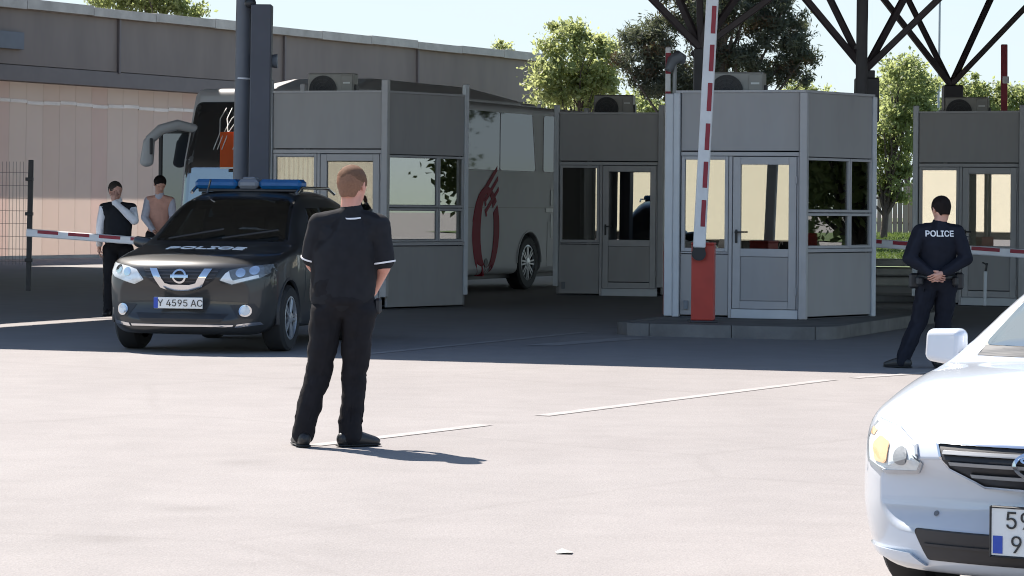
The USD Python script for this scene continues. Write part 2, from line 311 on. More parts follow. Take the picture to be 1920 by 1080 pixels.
def drape(body, flat, ax, sgn, out=0.006, inn=0.02, edge=0.05):
    """flat: a polygon, or a trimesh extruded in z from 0, in the two axes other than ax -> the thin shell lying on body"""
    if not isinstance(flat, trimesh.Trimesh): flat = prism(flat, 1.0)
    zmax = flat.vertices[:, 2].max()
    v, f = trimesh.remesh.subdivide_to_size(flat.vertices * [1, 1, 1e-6 / zmax], flat.faces, edge, max_iter=12)
    top = v[:, 2] > .5e-6
    h = cast(body, v[:, :2] + 1e-5, ax, sgn)
    if np.isnan(h).any():
        g = ~np.isnan(h)
        from scipy.spatial import cKDTree
        h[~g] = h[g][cKDTree(v[g][:, :2]).query(v[~g][:, :2])[1]]
    w = np.empty_like(v); o = [k for k in range(3) if k != ax]; w[:, o[0]], w[:, o[1]] = v[:, 0], v[:, 1]
    w[:, ax] = h + sgn * np.where(top, -out, inn)
    m = trimesh.Trimesh(w, f, process=True); m.fix_normals(); return m
def poly(*p): return Polygon(p)
def mirror(p): return affinity.scale(p, -1, 1, origin=(0, 0))
def rounded(x0, y0, x1, y1, r): return sbox(x0 + r, y0 + r, x1 - r, y1 - r).buffer(r, 6)

def fbox(P0, P1, u0, u1, z0, z1, w0, w1, b=0.004):
    """box on an upright face from P0 to P1 (xy), u along it in metres, w outwards"""
    P0, P1 = np.array(P0[:2], float), np.array(P1[:2], float); e = (P1 - P0) / np.linalg.norm(P1 - P0); n = np.array([e[1], -e[0]])
    m = cbox(u1 - u0, w1 - w0, z1 - z0, b); T = np.eye(4); T[:2, 0] = e; T[:2, 1] = -n
    c = P0 + e * (u0 + u1) / 2 + n * (w0 + w1) / 2; T[:3, 3] = [c[0], c[1], (z0 + z1) / 2]
    m.apply_transform(T); return m
def fring(P0, P1, u0, u1, z0, z1, bw, w0, w1):
    return cat_([fbox(P0, P1, u0, u0 + bw, z0, z1, w0, w1), fbox(P0, P1, u1 - bw, u1, z0, z1, w0, w1),
                 fbox(P0, P1, u0 + bw, u1 - bw, z1 - bw, z1, w0, w1), fbox(P0, P1, u0 + bw, u1 - bw, z0, z0 + bw, w0, w1)])

# ================================================================== THE SETTING
def grid_sheet(x0, x1, y0, y1, nx, ny, zf):
    X, Y = np.meshgrid(np.linspace(x0, x1, nx), np.linspace(y0, y1, ny)); Z = zf(X, Y)
    v = np.stack([X, Y, Z], -1).reshape(-1, 3); i = np.arange(nx * ny).reshape(ny, nx)
    q = np.stack([i[:-1, :-1], i[:-1, 1:], i[1:, 1:], i[1:, :-1]], -1).reshape(-1, 4)
    return (v, q)
obj('road', grid_sheet(-500, 500, -300, 900, 2, 2, lambda x, y: 0 * x), M['asphalt'], kind='structure', label='pale asphalt apron and lanes of the checkpoint', cat='road')

def lawn_z(x, y):
    return np.clip((y - 74) * .018, 0, .75) + .02
obj('lawn', grid_sheet(6, 120, 74, 240, 60, 80, lambda x, y: lawn_z(x, y) + .05 * meshkit.fbm(np.stack([x * .3, y * .3, 0 * x], -1))), M['grass'], kind='structure', label='sunlit lawn behind the right hand booths', cat='lawn')

# islands with kerbs under the booths
def island(a0, a1, d0, d1, label, r=.55):
    pl = Polygon([AD(a, d)[:2] for a, d in ((a0, d0), (a1, d0), (a1, d1), (a0, d1))]).buffer(-r).buffer(r, 8)
    th = thing('traffic_island', label, 'island', (*pl.centroid.coords[0], 0), world=True, kind='structure')
    ring = pl.difference(pl.buffer(-.15))
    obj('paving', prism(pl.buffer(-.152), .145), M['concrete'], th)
    bd = pl.exterior; n = int(bd.length / 1.0)
    for k in range(n):                                              # kerbstones one by one
        s0, s1 = bd.length * k / n + .006, bd.length * (k + 1) / n - .006
        seg = [bd.interpolate(s) for s in np.linspace(s0, s1, 6)]
        from shapely.geometry import LineString
        st = LineString(seg).buffer(.15, cap_style=2).intersection(ring)
        if st.geom_type == 'MultiPolygon': st = max(st.geoms, key=lambda q: q.area)
        if st.area < .01: continue
        m = prism(st, .15); top = m.vertices[:, 2] > .1
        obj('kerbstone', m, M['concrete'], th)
island(-11.2, -8.45, 34.1, 41.5, 'dark concrete traffic island under the near middle booth and red barrier')

# road markings
def stripe(p, q, w, label):
    p, q = G(*p), G(*q); d = (q - p)[:2]; d /= np.linalg.norm(d); n = np.array([-d[1], d[0]]) * w / 2
    c = [p[:2] - n, p[:2] + n, q[:2] + n, q[:2] - n]
    v = np.array([[*k, .004] for k in c]); m = trimesh.Trimesh(v, [[0, 2, 1], [0, 3, 2]], process=False)
    obj('road_marking', m, M['paint_line'], label=label, cat='road marking', kind='structure')
stripe((585, 836), (910, 797), .13, 'worn white lane dash at the feet of the man in the black polo')
stripe((1015, 780), (1560, 712), .13, 'worn white lane dash across the sunlit asphalt')
stripe((1600, 709), (1745, 699), .13, 'worn white lane dash by the white saloon mirror')
stripe((690, 664), (1100, 623), .14, 'thin white line in the shade left of the island')
stripe((1010, 648), (1195, 634), .34, 'wide faded stop line in the shade before the island')

# ================================================================== CANOPY, columns, struts
CZ = 7.0
def canopy(a0, a1, d0, d1, label):
    th = thing('canopy', label, 'canopy', AD((a0 + a1) / 2, (d0 + d1) / 2, 0), world=True)
    obj('roof_slab', prism(Polygon([AD(a, d)[:2] for a, d in ((a0, d0), (a1, d0), (a1, d1), (a0, d1))]), .45, CZ), M['roof'], th)
canopy(-22.85, 14.0, 30.86, 74.0, 'wide flat canopy roof over the booths and lanes')
canopy(-40.0, -23.6, 30.86, 66.0, 'smaller flat canopy roof over the leftmost lane')

def column(px, base_ppm, apex_py, w, ends, label, block=None):
    """steel column with a fan of struts up to the canopy; ends = (pixel x at the picture's top, lean away from us)"""
    b = W(px, 500, base_ppm); b[2] = 0
    ap = W(px, apex_py, base_ppm)
    th = thing('canopy_column', label, 'column', b, world=True, group='steel columns carrying the canopy')
    obj('post', bar(b, [b[0], b[1], ap[2]], w, w, .01), M['steel_dark'], th)
    for ex, dy in ends:
        t = W(ex, 0, base_ppm); d = t - ap; d *= (CZ - ap[2]) / d[2]; d[1] += dy
        obj('strut', bar(ap - d * .03, ap + d, .095, .095, .01), M['strut'], th)
    if block:
        z0 = W(px, block[1], base_ppm)[2]; z1 = W(px, block[0], base_ppm)[2]
        obj('head_block', bx(b[0] - .17, b[0] + .17, b[1] - .17, b[1] + .17, z0, z1, .02), M['steel_dark'], th)
    return th
column(1314, 128, 92, .26, ((1222, -.8), (1276, .9), (1312, .2), (1338, -.3), (1378, .9), (1440, -.8)), 'dark steel column fanning into struts above the near middle booth')
c2 = column(1622, 126, 132, .22, ((1508, -.7), (1561, .7), (1696, .7), (1756, -.7)), 'dark steel column with crossing struts beside the tall pipe', (146, 230))
column(1783, 106, 160, .20, ((1652, -.7), (1709, .7), (1861, .7), (1932, -.7)), 'dark steel column with struts behind the right booth', (160, 230))
p = W(1612, 300, 127); th = thing('drain_pipe', 'thick dark vertical pipe rising past the strut joint', 'pipe', (p[0], p[1], 0), world=True)
obj('pipe', tube([p[0], p[1], 0], [p[0] + .03, p[1], CZ], .085, n=16), M['steel_dark'], th, smooth=30)
for z in (2.0, 3.9, 5.2): obj('clip', tube([p[0], p[1], z], [p[0], p[1], z + .05], .1, n=16), M['steel_dark'], th)

# left double column
p = W(451, 500, 155); th = thing('grey_column', 'tall round grey column left of the dark column, behind the police car', 'column', (p[0], p[1], 0), world=True)
obj('shaft', tube([p[0] - .02, p[1], 0], [p[0] + .05, p[1], CZ], .1, n=28), M['pole_grey'], th, smooth=30)
zc = W(451, 149, 155)[2]
obj('band', tube([p[0] + .02, p[1], zc], [p[0] + .021, p[1], zc + .02], .106, n=28), M['booth_post'], th, smooth=30)
obj('base_plate', bx(p[0] - .18, p[0] + .18, p[1] - .18, p[1] + .18, 0, .03), M['steel_dark'], th)
p = W(486, 500, 156); zt = W(486, 9, 156)[2]
th = thing('dark_column', 'dark square steel column with a round cap by the left booth', 'column', (p[0], p[1], 0), world=True)
obj('shaft', bar([p[0] - .02, p[1], 0], [p[0] + .01, p[1], zt], .245, .26, .012), M['box_dark'], th)
cap = W(474, 4, 156); obj('cap', tri(ell([cap[0] - .03, cap[1], zt + .02], (.07, .07, .07))), M['black'], th, smooth=True)
obj('base_plate', bx(p[0] - .2, p[0] + .2, p[1] - .2, p[1] + .2, 0, .03), M['steel_dark'], th)
# camera on its right flank
q = W(510, 115, 155); th = thing('floodlight', 'small grey floodlight fixed on the right flank of the dark column', 'floodlight', q, world=True)
obj('housing', moved(lathe([(0, -.05), (.06, -.05), (.085, .03), (.085, .06), (0, .06)], 20, 'x'), q + [.01, -.05, 0]), M['bar_grey'], th, smooth=30)
obj('bracket', bx(q[0] - .06, q[0] - .01, q[1] - .03, q[1] + .02, q[2] - .26, q[2] - .02), M['black'], th)

# ================================================================== BOOTHS
def booth(Bp, ppm, z0, label, k=1.0, depth=2.0, turn=20.0, front_glass='booth_glass'):
    B = W(Bp[0], Bp[1], ppm)[:2]; Wd, H = 1.66 * k, 2.85 * k
    A = B + Wd * np.array([-math.cos(math.radians(turn)), math.sin(math.radians(turn))]); e2 = np.array([.606, .795]); C = B + 1.7 * k * e2; E = C + depth * .5 * (C / np.linalg.norm(C) - .02 * A_); F = A + depth * D_
    foot = Polygon([A, B, C, E, F]); cen = foot.centroid.coords[0]
    th = thing('booth', label, 'booth', (*cen, z0 - .0), world=True, group='grey inspection booths')
    z = lambda v: z0 + v * (k if v != H else 1.0)
    for P, m_, s in ((A, 'booth_post', .085), (B, 'booth_frame', .10), (C, 'booth_post', .075), (E, 'booth_frame', .08), (F, 'booth_frame', .08)):
        ang = -20 if P is not C else -52
        obj('corner_post', moved(cbox(s, s, H, .008), [P[0], P[1], z(H / 2)], math.radians(ang)), M[m_], th)
    if turn == 20.0 and depth < 2: obj('corner_pillar', moved(cbox(.11, .11, H - .02, .01), [A[0] - .09, A[1] + .03, z(H / 2)], math.radians(-20)), M['booth_post'], th)
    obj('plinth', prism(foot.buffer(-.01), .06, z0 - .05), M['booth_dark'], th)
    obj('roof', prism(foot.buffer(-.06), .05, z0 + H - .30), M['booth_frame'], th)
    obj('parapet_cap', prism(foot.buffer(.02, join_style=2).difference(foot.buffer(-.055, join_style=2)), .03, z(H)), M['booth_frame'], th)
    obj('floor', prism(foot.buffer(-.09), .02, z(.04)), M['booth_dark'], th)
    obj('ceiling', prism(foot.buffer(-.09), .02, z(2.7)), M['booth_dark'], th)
    # front A-B
    i0, i1 = .055, Wd - .06; um = .43 * Wd
    obj('top_panel', fbox(A, B, i0, i1, z(2.115), z(H), -.04, .005), M['booth'], th)
    obj('rail', fbox(A, B, i0, i1, z(2.05), z(2.10), -.045, .012), M['booth_frame'], th)
    obj('lower_panel', fbox(A, B, i0, um - .03, z(.03), z(.80), -.04, .005), M['booth'], th)
    obj('rail', fbox(A, B, i0, um - .03, z(.81), z(.83), -.045, .010), M['booth_frame'], th)
    obj('mullion', fbox(A, B, um - .025, um + .02, z(.0), z(2.045), -.05, .016), M['booth_frame'], th)
    wn = obj('window', fring(A, B, i0 + .008, um - .033, z(.835), z(2.045), .045, -.04, .014), M['booth_frame'], th)
    obj('pane', fbox(A, B, i0 + .053, um - .078, z(.88), z(2.0), -.022, -.012, .001), M[front_glass], wn)
    d0, d1 = um + .03, i1 - .03
    dr = obj('door', cat_([fring(A, B, d0, d1, z(.12), z(2.04), .10, -.035, .018),
                           fbox(A, B, d0 + .1, d1 - .1, z(.78), z(.88), -.035, .018)]), M['booth_frame'], th)
    obj('door_panel', fbox(A, B, d0 + .103, d1 - .103, z(.223), z(.777), -.03, .006), M['booth'], dr)
    obj('pane', fbox(A, B, d0 + .1, d1 - .1, z(.88), z(1.94), -.020, -.010, .001), M[front_glass], dr)
    hd = cat_([fbox(A, B, d0 + .035, d0 + .065, z(.95), z(1.12), .018, .03), fbox(A, B, d0 + .04, d0 + .06, z(1.075), z(1.1), .03, .07), fbox(A, B, d0 + .04, d0 + .17, z(1.078), z(1.098), .055, .075)])
    obj('handle', hd, M['black'], dr)
    for h in (.3, 1.7): obj('hinge', fbox(A, B, d1 - .012, d1 + .012, z(h), z(h + .1), .016, .034), M['booth_frame'], dr)
    obj('threshold', fbox(A, B, um + .02, i1, z(.0), z(.115), -.045, .025), M['booth_post'], th)
    obj('door_stile', fbox(A, B, d1 + .006, i1, z(.12), z(2.045), -.045, .012), M['booth_frame'], th)
    obj('socket', fbox(A, B, i0 + .05, i0 + .11, z(.1), z(.21), .005, .03), M['bar_grey'], th)
    # side B-C
    L = 1.7 * k; j0, j1 = .06, L - .045; jm = j0 + .66 * (j1 - j0)
    obj('top_panel', fbox(B, C, j0, j1, z(2.045), z(H), -.04, .004), M['booth'], th)
    obj('lower_panel', fbox(B, C, j0, j1, z(.03), z(.83), -.04, .004), M['booth'], th)
    obj('rail', fbox(B, C, j0, j1, z(.84), z(.885), -.045, .03), M['booth_frame'], th)
    for (za, zb) in ((.89, 1.335), (1.345, 2.035)):
        for (ua, ub) in ((j0, jm - .004), (jm + .004, j1)):
            wn = obj('window', fring(B, C, ua, ub, z(za), z(zb), .035, -.04, .012), M['booth_frame'], th)
            obj('pane', fbox(B, C, ua + .035, ub - .035, z(za + .035), z(zb - .035), -.022, -.012, .001), M['booth_glass'], wn)
    for P, Q in ((C, E), (E, F), (F, A)):
        l = np.linalg.norm(Q - P); obj('back_panel', fbox(P, Q, .045, l - .045, z(.03), z(H), -.04, .0), M['booth'], th)
    for P, Q in ((C, E), (E, F), (F, A)):
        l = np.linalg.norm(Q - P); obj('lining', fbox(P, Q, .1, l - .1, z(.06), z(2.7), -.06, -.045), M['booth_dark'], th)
    dk = fbox(B, C, .1, L - .1, z(.74), z(.78), -.55, -.06); obj('desk', dk, M['booth_dark'], th)
    return th, A, B, C, F
b1 = booth((720, 582), 128, .004, 'left grey booth between the police car and the bus, man in polo before it', front_glass='clear_glass', k=1.117, depth=1.2)
b2 = booth((1505, 601), 149.5, .15, 'near middle grey booth with bright door glass behind the red barrier', depth=1.3)
b3 = booth((1238, 556), 109, .004, 'far middle grey booth beside the tail of the bus', turn=10.0, k=1.10, depth=1.6)
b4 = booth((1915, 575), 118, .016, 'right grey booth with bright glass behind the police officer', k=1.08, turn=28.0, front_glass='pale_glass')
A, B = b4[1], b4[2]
th = thing('reflection_backing', 'cream sheets added behind the right booth glass in place of a reflection', 'reflection_panel', (*(A + (B - A) * .5), 1.0), world=True)  # sheets put in to give the panes the cream of a mirrored trailer
obj('cream_backing', fbox(A, B, .10, .70, .98, 2.16, -.075, -.07, .001), M['tarp'], th)
obj('cream_backing', fbox(A, B, .86, 1.62, .95, 2.12, -.075, -.07, .001), M['tarp'], th)
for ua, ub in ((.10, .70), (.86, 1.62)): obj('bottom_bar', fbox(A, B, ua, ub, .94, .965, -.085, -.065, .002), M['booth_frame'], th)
# upright slats added in the left booth window for its striped reflection
A, B = b1[1], b1[2]
th = thing('reflection_slats', 'cream upright slats added inside the left booth window as its striped reflection', 'reflection_panel', (*(A + (B - A) * .2), 1.0), world=True)
for k in range(8):
    obj('slat', fbox(A, B, .12 + k * .076, .166 + k * .076, 1.0, 2.24, -.135 + .01 * (k % 2), -.128 + .01 * (k % 2), .001), M['tarp'], th)

# outdoor units on the roofs
def ac_unit():
    th = thing('air_conditioner', 'beige air conditioner with dark round fan on the left booth roof', 'air conditioner', (0, 0, 0), group='air conditioners on the booth roofs')
    w, h, d = .72, .52, .26
    obj('casing', cat_([bx(-w / 2, w / 2, 0, d, .03, h, .02)]), M['ac'], th)
    obj('fan_opening', moved(lathe([(0, 0), (.215, 0), (.215, .012), (.2, .02), (0, .02)], 32, 'y'), [-.12, -.012, .27]), M['black'], th)
    gr = [moved(lathe([(r - .003, 0), (r + .003, 0), (r + .003, .006), (r - .003, .006), (r - .003, 0)], 32, 'y'), [-.12, -.025, .27]) for r in (.06, .11, .16, .21)]
    gr += [bar([-.12, -.02, .27], [-.12 + .21 * math.cos(t), -.02, .27 + .21 * math.sin(t)], .005, .005, .001) for t in np.linspace(0, 2 * math.pi, 12, endpoint=False)]
    obj('fan_grille', cat_(gr), M['steel_dark'], th)
    obj('fan_blades', cat_([moved(bar([0, 0, 0], [.18 * math.cos(t), 0, .18 * math.sin(t)], .02, .07), [-.12, .0, .27]) for t in (0.3, 2.4, 4.5)]), M['steel_dark'], th)
    obj('side_cover', bx(.17, .345, -.012, .0, .05, h - .03), M['ac'], th)
    obj('badge', bx(.2, .31, -.016, -.011, .36, .385, .001), M['plate'], th)
    for x in (-.26, .26): obj('foot', bx(x - .03, x + .03, 0, d, 0, .03), M['steel_dark'], th)
    obj('valve', bx(w / 2, w / 2 + .03, .05, .2, .1, .35), M['steel_dark'], th)
    return th
ac = ac_unit()
def ac_place(px, py_top, ppm, label, first=False):
    p = W(px, py_top, ppm); p[2] -= .52
    p[2] = max(p[2], 2.77)
    if first:
        UsdGeom.Xformable(stage.GetPrimAtPath(ac)).GetOrderedXformOps()[0].Set(Gf.Vec3d(*map(float, p))); UsdGeom.Xformable(stage.GetPrimAtPath(ac)).AddRotateZOp(opSuffix='own').Set(-14.0)
    else: dup(ac, 'air_conditioner', p, -14, label, 'air conditioner', 'air conditioners on the booth roofs')
ac_place(620, 137, 124, '', True)
ac_place(1380, 135, 144, 'beige air conditioner with dark round fan on the near middle booth roof')
ac_place(1150, 178, 104, 'air conditioner with dark round fan on the far middle booth roof')
ac_place(1812, 182, 113, 'air conditioner with dark round fan on the right booth roof')

# ================================================================== BARRIERS
def arm(th, p, q, w, h, marks, red_side=1):
    """boom from p to q with red blocks; marks as fractions along it"""
    p, q = np.array(p, float), np.array(q, float); d = (q - p)
    obj('arm', bar(p, q, w, h, .012), M['white_arm'], th)
    s = np.cross(d / np.linalg.norm(d), [0, 1, 0]); s /= np.linalg.norm(s); s *= red_side
    for a, b in marks:
        a_, b_ = p + d * a, p + d * b; fn = np.cross(s, d / np.linalg.norm(d)); fn *= -np.sign(fn[1]); o = s * (h * .2) + fn * (w / 2 + .001)
        obj('stripe', bar(a_ + o, b_ + o, .004, h * .42, .001), M['redstripe'], th)
# near raised barrier
base = W(1318, 603, 153.6); base[2] = .15
th = thing('barrier', 'red barrier cabinet with raised white and red arm before the near middle booth', 'barrier', base, world=True)
zt = W(1318, 458, 153.6)[2]
obj('cabinet', moved(cbox(.275, .30, zt - .17, .012), [base[0], base[1], .17 + (zt - .17) / 2], math.radians(-8)), M['red'], th)
obj('cabinet_base', bx(base[0] - .17, base[0] + .17, base[1] - .19, base[1] + .19, .148, .172), M['steel_dark'], th)
obj('lid', moved(cbox(.285, .31, .03, .008), [base[0], base[1], zt + .01], math.radians(-8)), M['red'], th)
p0 = W(1311.5, 476, 155); p0[1] = base[1] - .215; p1 = W(1338, -20, 155); p1[1] = p0[1]; p2 = p1 + (p1 - p0) * .15
pv = p0 + [0, .03, 0]
obj('pivot', cat_([moved(lathe([(0, -.05), (.085, -.05), (.085, .05), (0, .05)], 20, 'y'), pv), bx(pv[0] - .075, pv[0] + .075, pv[1] - .03, pv[1] + .03, pv[2] - .03, pv[2] + .11)]), M['black'], th)
ln = 496 * 1.15; fr = lambda y: (476 - y) / ln
bm = p0.copy(); d = (p2 - p0)
def upright_arm():
    obj('arm', cat_([bar(p0 + d * .02, p2, .07, .155, .012)]), M['white_arm'], th)
    for a, b in ((425, 375), (352, 303), (281, 231), (208, 155), (133, 83), (62, 10)):
        q0, q1 = p0 + d * fr(a), p0 + d * fr(b); o = np.array([.030, -.041, 0])
        obj('stripe', bar(q0 + o, q1 + o, .004, .05, .001), M['redstripe'], th)
m_arm = None
def flat_arm(p, q, wide, thick):
    """upright boom: wide across x, thick along y"""
    mid = (p + q) / 2; L = np.linalg.norm(q - p); m = cbox(wide, thick, L, .012)
    ang = math.atan2(q[0] - p[0], q[2] - p[2]); m.apply_transform(trimesh.transformations.rotation_matrix(ang, [0, 1, 0])); m.apply_translation(mid); return m
obj('arm', flat_arm(p0 + d * .02, p2, .150, .06), M['white_arm'], th)
for a, b in ((425, 375), (352, 303), (281, 231), (208, 155), (133, 83), (62, 10)):
    q0, q1 = p0 + d * fr(a), p0 + d * fr(b); o = np.array([.026, -.033, 0])
    obj('stripe', flat_arm(q0 + o, q1 + o, .055, .004), M['redstripe'], th)
# lowered right barrier
p, q = W(1583, 452, 140), W(2010, 482, 144)
th = thing('barrier', 'lowered white and red barrier arm reaching right behind the police officer', 'barrier', (q[0], q[1], 0), world=True)
arm(th, p, q, .06, .115, [((a - 1583) / 427, (b - 1583) / 427) for a, b in ((1604, 1656), (1677, 1730), (1752, 1804), (1825, 1878), (1897, 1950))])
obj('cabinet', bx(q[0] - .02, q[0] + .3, q[1] - .15, q[1] + .19, 0, 1.2, .012), M['red'], th)
# lowered left barrier
p, q = W(50, 436, 138), W(372, 460, 140)
th = thing('barrier', 'lowered white and red barrier arm left of the police car', 'barrier', (q[0], q[1], 0), world=True)
arm(th, p, q, .06, .105, [((a - 50) / 322, (b - 50) / 322) for a, b in ((72, 111), (130, 170), (188, 228), (247, 285), (306, 345))])
obj('cabinet', bx(q[0] - .02, q[0] + .3, q[1] - .15, q[1] + .19, 0, 1.15, .012), M['red'], th)
# raised arms seen beyond the booths
p, q = W(1252, 205, 131), W(1253, 88, 131); p = np.array([p[0], p[1], 0.9])
th = thing('barrier', 'raised red and white barrier arm at the left edge of the near middle booth', 'barrier', (p[0], p[1], 0), world=True)
obj('arm', flat_arm(p, q, .075, .05), M['white_arm'], th)
for z in np.arange(1.25, q[2] - .2, .55): obj('stripe', flat_arm(np.array([p[0], p[1] - .028, z]), np.array([p[0], p[1] - .028, z + .3]), .075, .004), M['redstripe'], th)
obj('cabinet', bx(p[0] - .03, p[0] + .25, p[1] + .03, p[1] + .33, 0, 1.05, .012), M['red'], th)
p, q = W(1884, 300, 110), W(1883, 83, 110); p = np.array([p[0], p[1], .9])
th = thing('barrier', 'raised dark red barrier arm standing behind the right booth', 'barrier', (p[0], p[1], 0), world=True)
obj('arm', flat_arm(p, q, .11, .05), M['redstripe'], th)
for z in np.arange(1.3, q[2] - .3, .8): obj('stripe', flat_arm(np.array([p[0], p[1] - .028, z]), np.array([p[0], p[1] - .028, z + .12]), .11, .004), M['white_arm'], th)
obj('cabinet', bx(p[0] - .15, p[0] + .15, p[1] + .03, p[1] + .33, 0, 1.05, .012), M['red'], th)
# grey lamp hood beside the raised arm
q = W(1268, 112, 131); th = thing('hooded_lamp', 'grey hooded lamp on a pole beside the raised barrier arm', 'lamp', (q[0], q[1], 0), world=True)
obj('pole', tube([q[0] - .02, q[1], .15], [q[0] - .02, q[1], q[2] - .05], .03), M['mast'], th)
obj('hood', path_tube([q + [-.12, -.1, -.16], q + [-.06, -.06, -.02], q + [.03, 0, .05], q + [.08, .05, .02], q + [.09, .06, -.05]], [.05, .08, .09, .08, .04]), M['bar_grey'], th, smooth=40)
# arm rest post before the right booth
b = G(1846, 573, .15); b[2] = .15; th = thing('arm_rest_post', 'thin pale post with black fork before the right booth', 'post', b, world=True)
obj('post', bar(b, b + [.01, 0, .5], .045, .045), M['booth_post'], th)
obj('fork', cat_([bar(b + [.01, 0, .5], b + [.03, 0, .62], .05, .03), bar(b + [.02, 0, .6], b + [-.04, 0, .63], .05, .02)]), M['black'], th)

# ================================================================== FENCE on the left
b = G(53, 545); zt = W(58, 300, FPX / b[1])[2]
th = thing('mesh_fence', 'dark post and welded wire mesh fence at the left edge', 'fence', b, world=True)
obj('post', bar(b, [b[0] + .03, b[1], zt], .085, .085, .006), M['steel_dark'], th)
for z in (.5, 1.3, 1.9): obj('clamp', bx(b[0] - .06, b[0] + .07, b[1] - .06, b[1] + .06, z, z + .06), M['steel_dark'], th)
fx0 = b[0] - 2.5; ws = []
for x in np.arange(fx0, b[0] - .05, .06): ws.append(bar([x, b[1], .45], [x, b[1], zt - .03], .007, .007, .001))
for z in np.arange(.5, zt - .05, .22): ws.append(bar([fx0, b[1] - .008, z], [b[0], b[1] - .008, z], .008, .008, .001))
obj('wire_mesh', cat_(ws), M['wire'], th)
obj('post', bar([fx0 - .05, b[1], 0], [fx0 - .05, b[1], zt], .085, .085, .006), M['steel_dark'], th)

# ================================================================== SHED with translucent wall
W0, W1 = np.array([-13.4, 78.2]), np.array([0.94, 105.3])
wd = (W1 - W0) / np.linalg.norm(W1 - W0); wn_ = np.array([wd[1], -wd[0]])
S0 = W0 - wd * 14; SL = np.linalg.norm(W1 - S0)
th = thing('shed', 'long low beige shed with overhanging fascia and glowing pinkish wall sheets behind the bus', 'shed', (*S0, 0), world=True)
def along(px):                                                      # distance along the wall where the sight line of pixel px meets it
    k = (px - 960) / FPX; return (k * S0[1] - S0[0]) / (wd[0] - k * wd[1])
seams = [0] + [along(x) for x in (-120, 220, 530, 780)] + [SL]
for u0, u1 in zip(seams[:-1], seams[1:]):
    obj('fascia_panel', fbox(S0, W1, u0 + .04, u1 - .04, 5.15, 6.62, -.05, .02), M['shed_fascia'], th)
    obj('downpipe', fbox(S0, W1, u1 - .10, u1 - .02, 5.1, 6.62, .03, .10), M['shed_band'], th)
n = 15
for k in range(n):
    u0, u1 = SL * k / n, SL * (k + 1) / n
    obj('roof_trim', fbox(S0, W1, u0 + .01, u1 - .01, 6.62 + .015 * (k % 2), 6.86 + .02 * (k % 3), -.3, .16), M['shed_trim'], th)
obj('lower_band', fbox(S0, W1, 0, SL, 4.72, 5.13, -.06, .06), M['shed_band'], th)
obj('roof_slab', fbox(S0, W1, 0, SL, 6.5, 6.6, -3.9, -.31), M['shed_band'], th)
R0, R1 = S0 - wn_ * .5, W1 - wn_ * .5
uend = along(420); k = 0; u = 0.2
while u < uend:
    w = .74
    for (za, zb) in ((.08, 4.95),):
        mm = fbox(R0, R1, u + .002, u + w - .002, za, zb, -.02, 0)
        obj('wall_sheet', mm, M['shed_wall'][(k * 7 + k // 3) % 4], th)
        obj('painted_glint', fbox(R0, R1, u + .004, u + w - .004, 4.16 + .025 * math.sin(k * 1.7), 4.26 + .025 * math.sin(k * 1.7), .001, .03), M['shed_glint'], th)  # wavy glint on the sheets, built as a pale strip
    u += w; k += 1
obj('base_rail', fbox(R0, R1, 0, uend, .0, .09, .013, .1), M['shed_trim'], th)
obj('soffit_board', fbox(S0, W1, 0, SL, 4.7, 6.49, -.16, -.065), M['shed_band'], th)
obj('vent', fbox(S0, W1, along(-30), along(36), 5.55, 6.0, .02, .12), M['pole_grey'], th)
obj('end_wall', fbox(W1 - wn_ * 0.32, W1 - wn_ * 3.2 - wn_ * 0, 0, 2.85, 0, 6.5, -.1, .0), M['shed_fascia'], th)
for f in (0.05, .3, .55, .8, .99): obj('back_post', bar([*(S0 + wd * SL * f - wn_ * 3.7), 0], [*(S0 + wd * SL * f - wn_ * 3.7), 6.5], .2, .2), M['shed_band'], th)

# ================================================================== VEHICLES
def loft(st, na=5, nb=4):
    """stations: (y, [(x, z) from bottom centre to top centre]) -> closed symmetric body"""
    Y = np.array([s[0] for s in st], float); P = np.array([s[1] for s in st], float); n, k = P.shape[:2]
    t = np.arange(n); tt = np.linspace(0, n - 1, (n - 1) * na + 1)
    Yd = PchipInterpolator(t, Y)(tt); Pd = PchipInterpolator(t, P, axis=0)(tt)
    s = np.arange(k); ss = np.linspace(0, k - 1, (k - 1) * nb + 1); Pd = PchipInterpolator(s, Pd, axis=1)(ss)
    return Yd, Pd
def loft_mesh(st, wrap=None, na=5, nb=4):
    Y, P = loft(st, na, nb); R, K = P.shape[:2]
    ring = np.concatenate([P, (P * [-1, 1])[:, -2:0:-1]], 1); N = ring.shape[1]
    V = np.zeros((R, N, 3)); V[..., 0] = ring[..., 0]; V[..., 2] = ring[..., 1]; V[..., 1] = Y[:, None]
    if wrap is not None: V[..., 1] += wrap(V[..., 0], Y[:, None], V[..., 2])
    F = []
    for i in range(R - 1):
        for j in range(N):
            a, b, c, d = i * N + j, i * N + (j + 1) % N, (i + 1) * N + (j + 1) % N, (i + 1) * N + j; F += [[a, b, c], [a, c, d]]
    v = V.reshape(-1, 3); c0, c1 = V[0].mean(0), V[-1].mean(0); v = np.vstack([v, c0, c1]); o = R * N
    for j in range(N): F += [[o, (j + 1) % N, j], [o + 1, (R - 1) * N + j, (R - 1) * N + (j + 1) % N]]
    m = trimesh.Trimesh(v, F, process=True); m.fix_normals(); return m
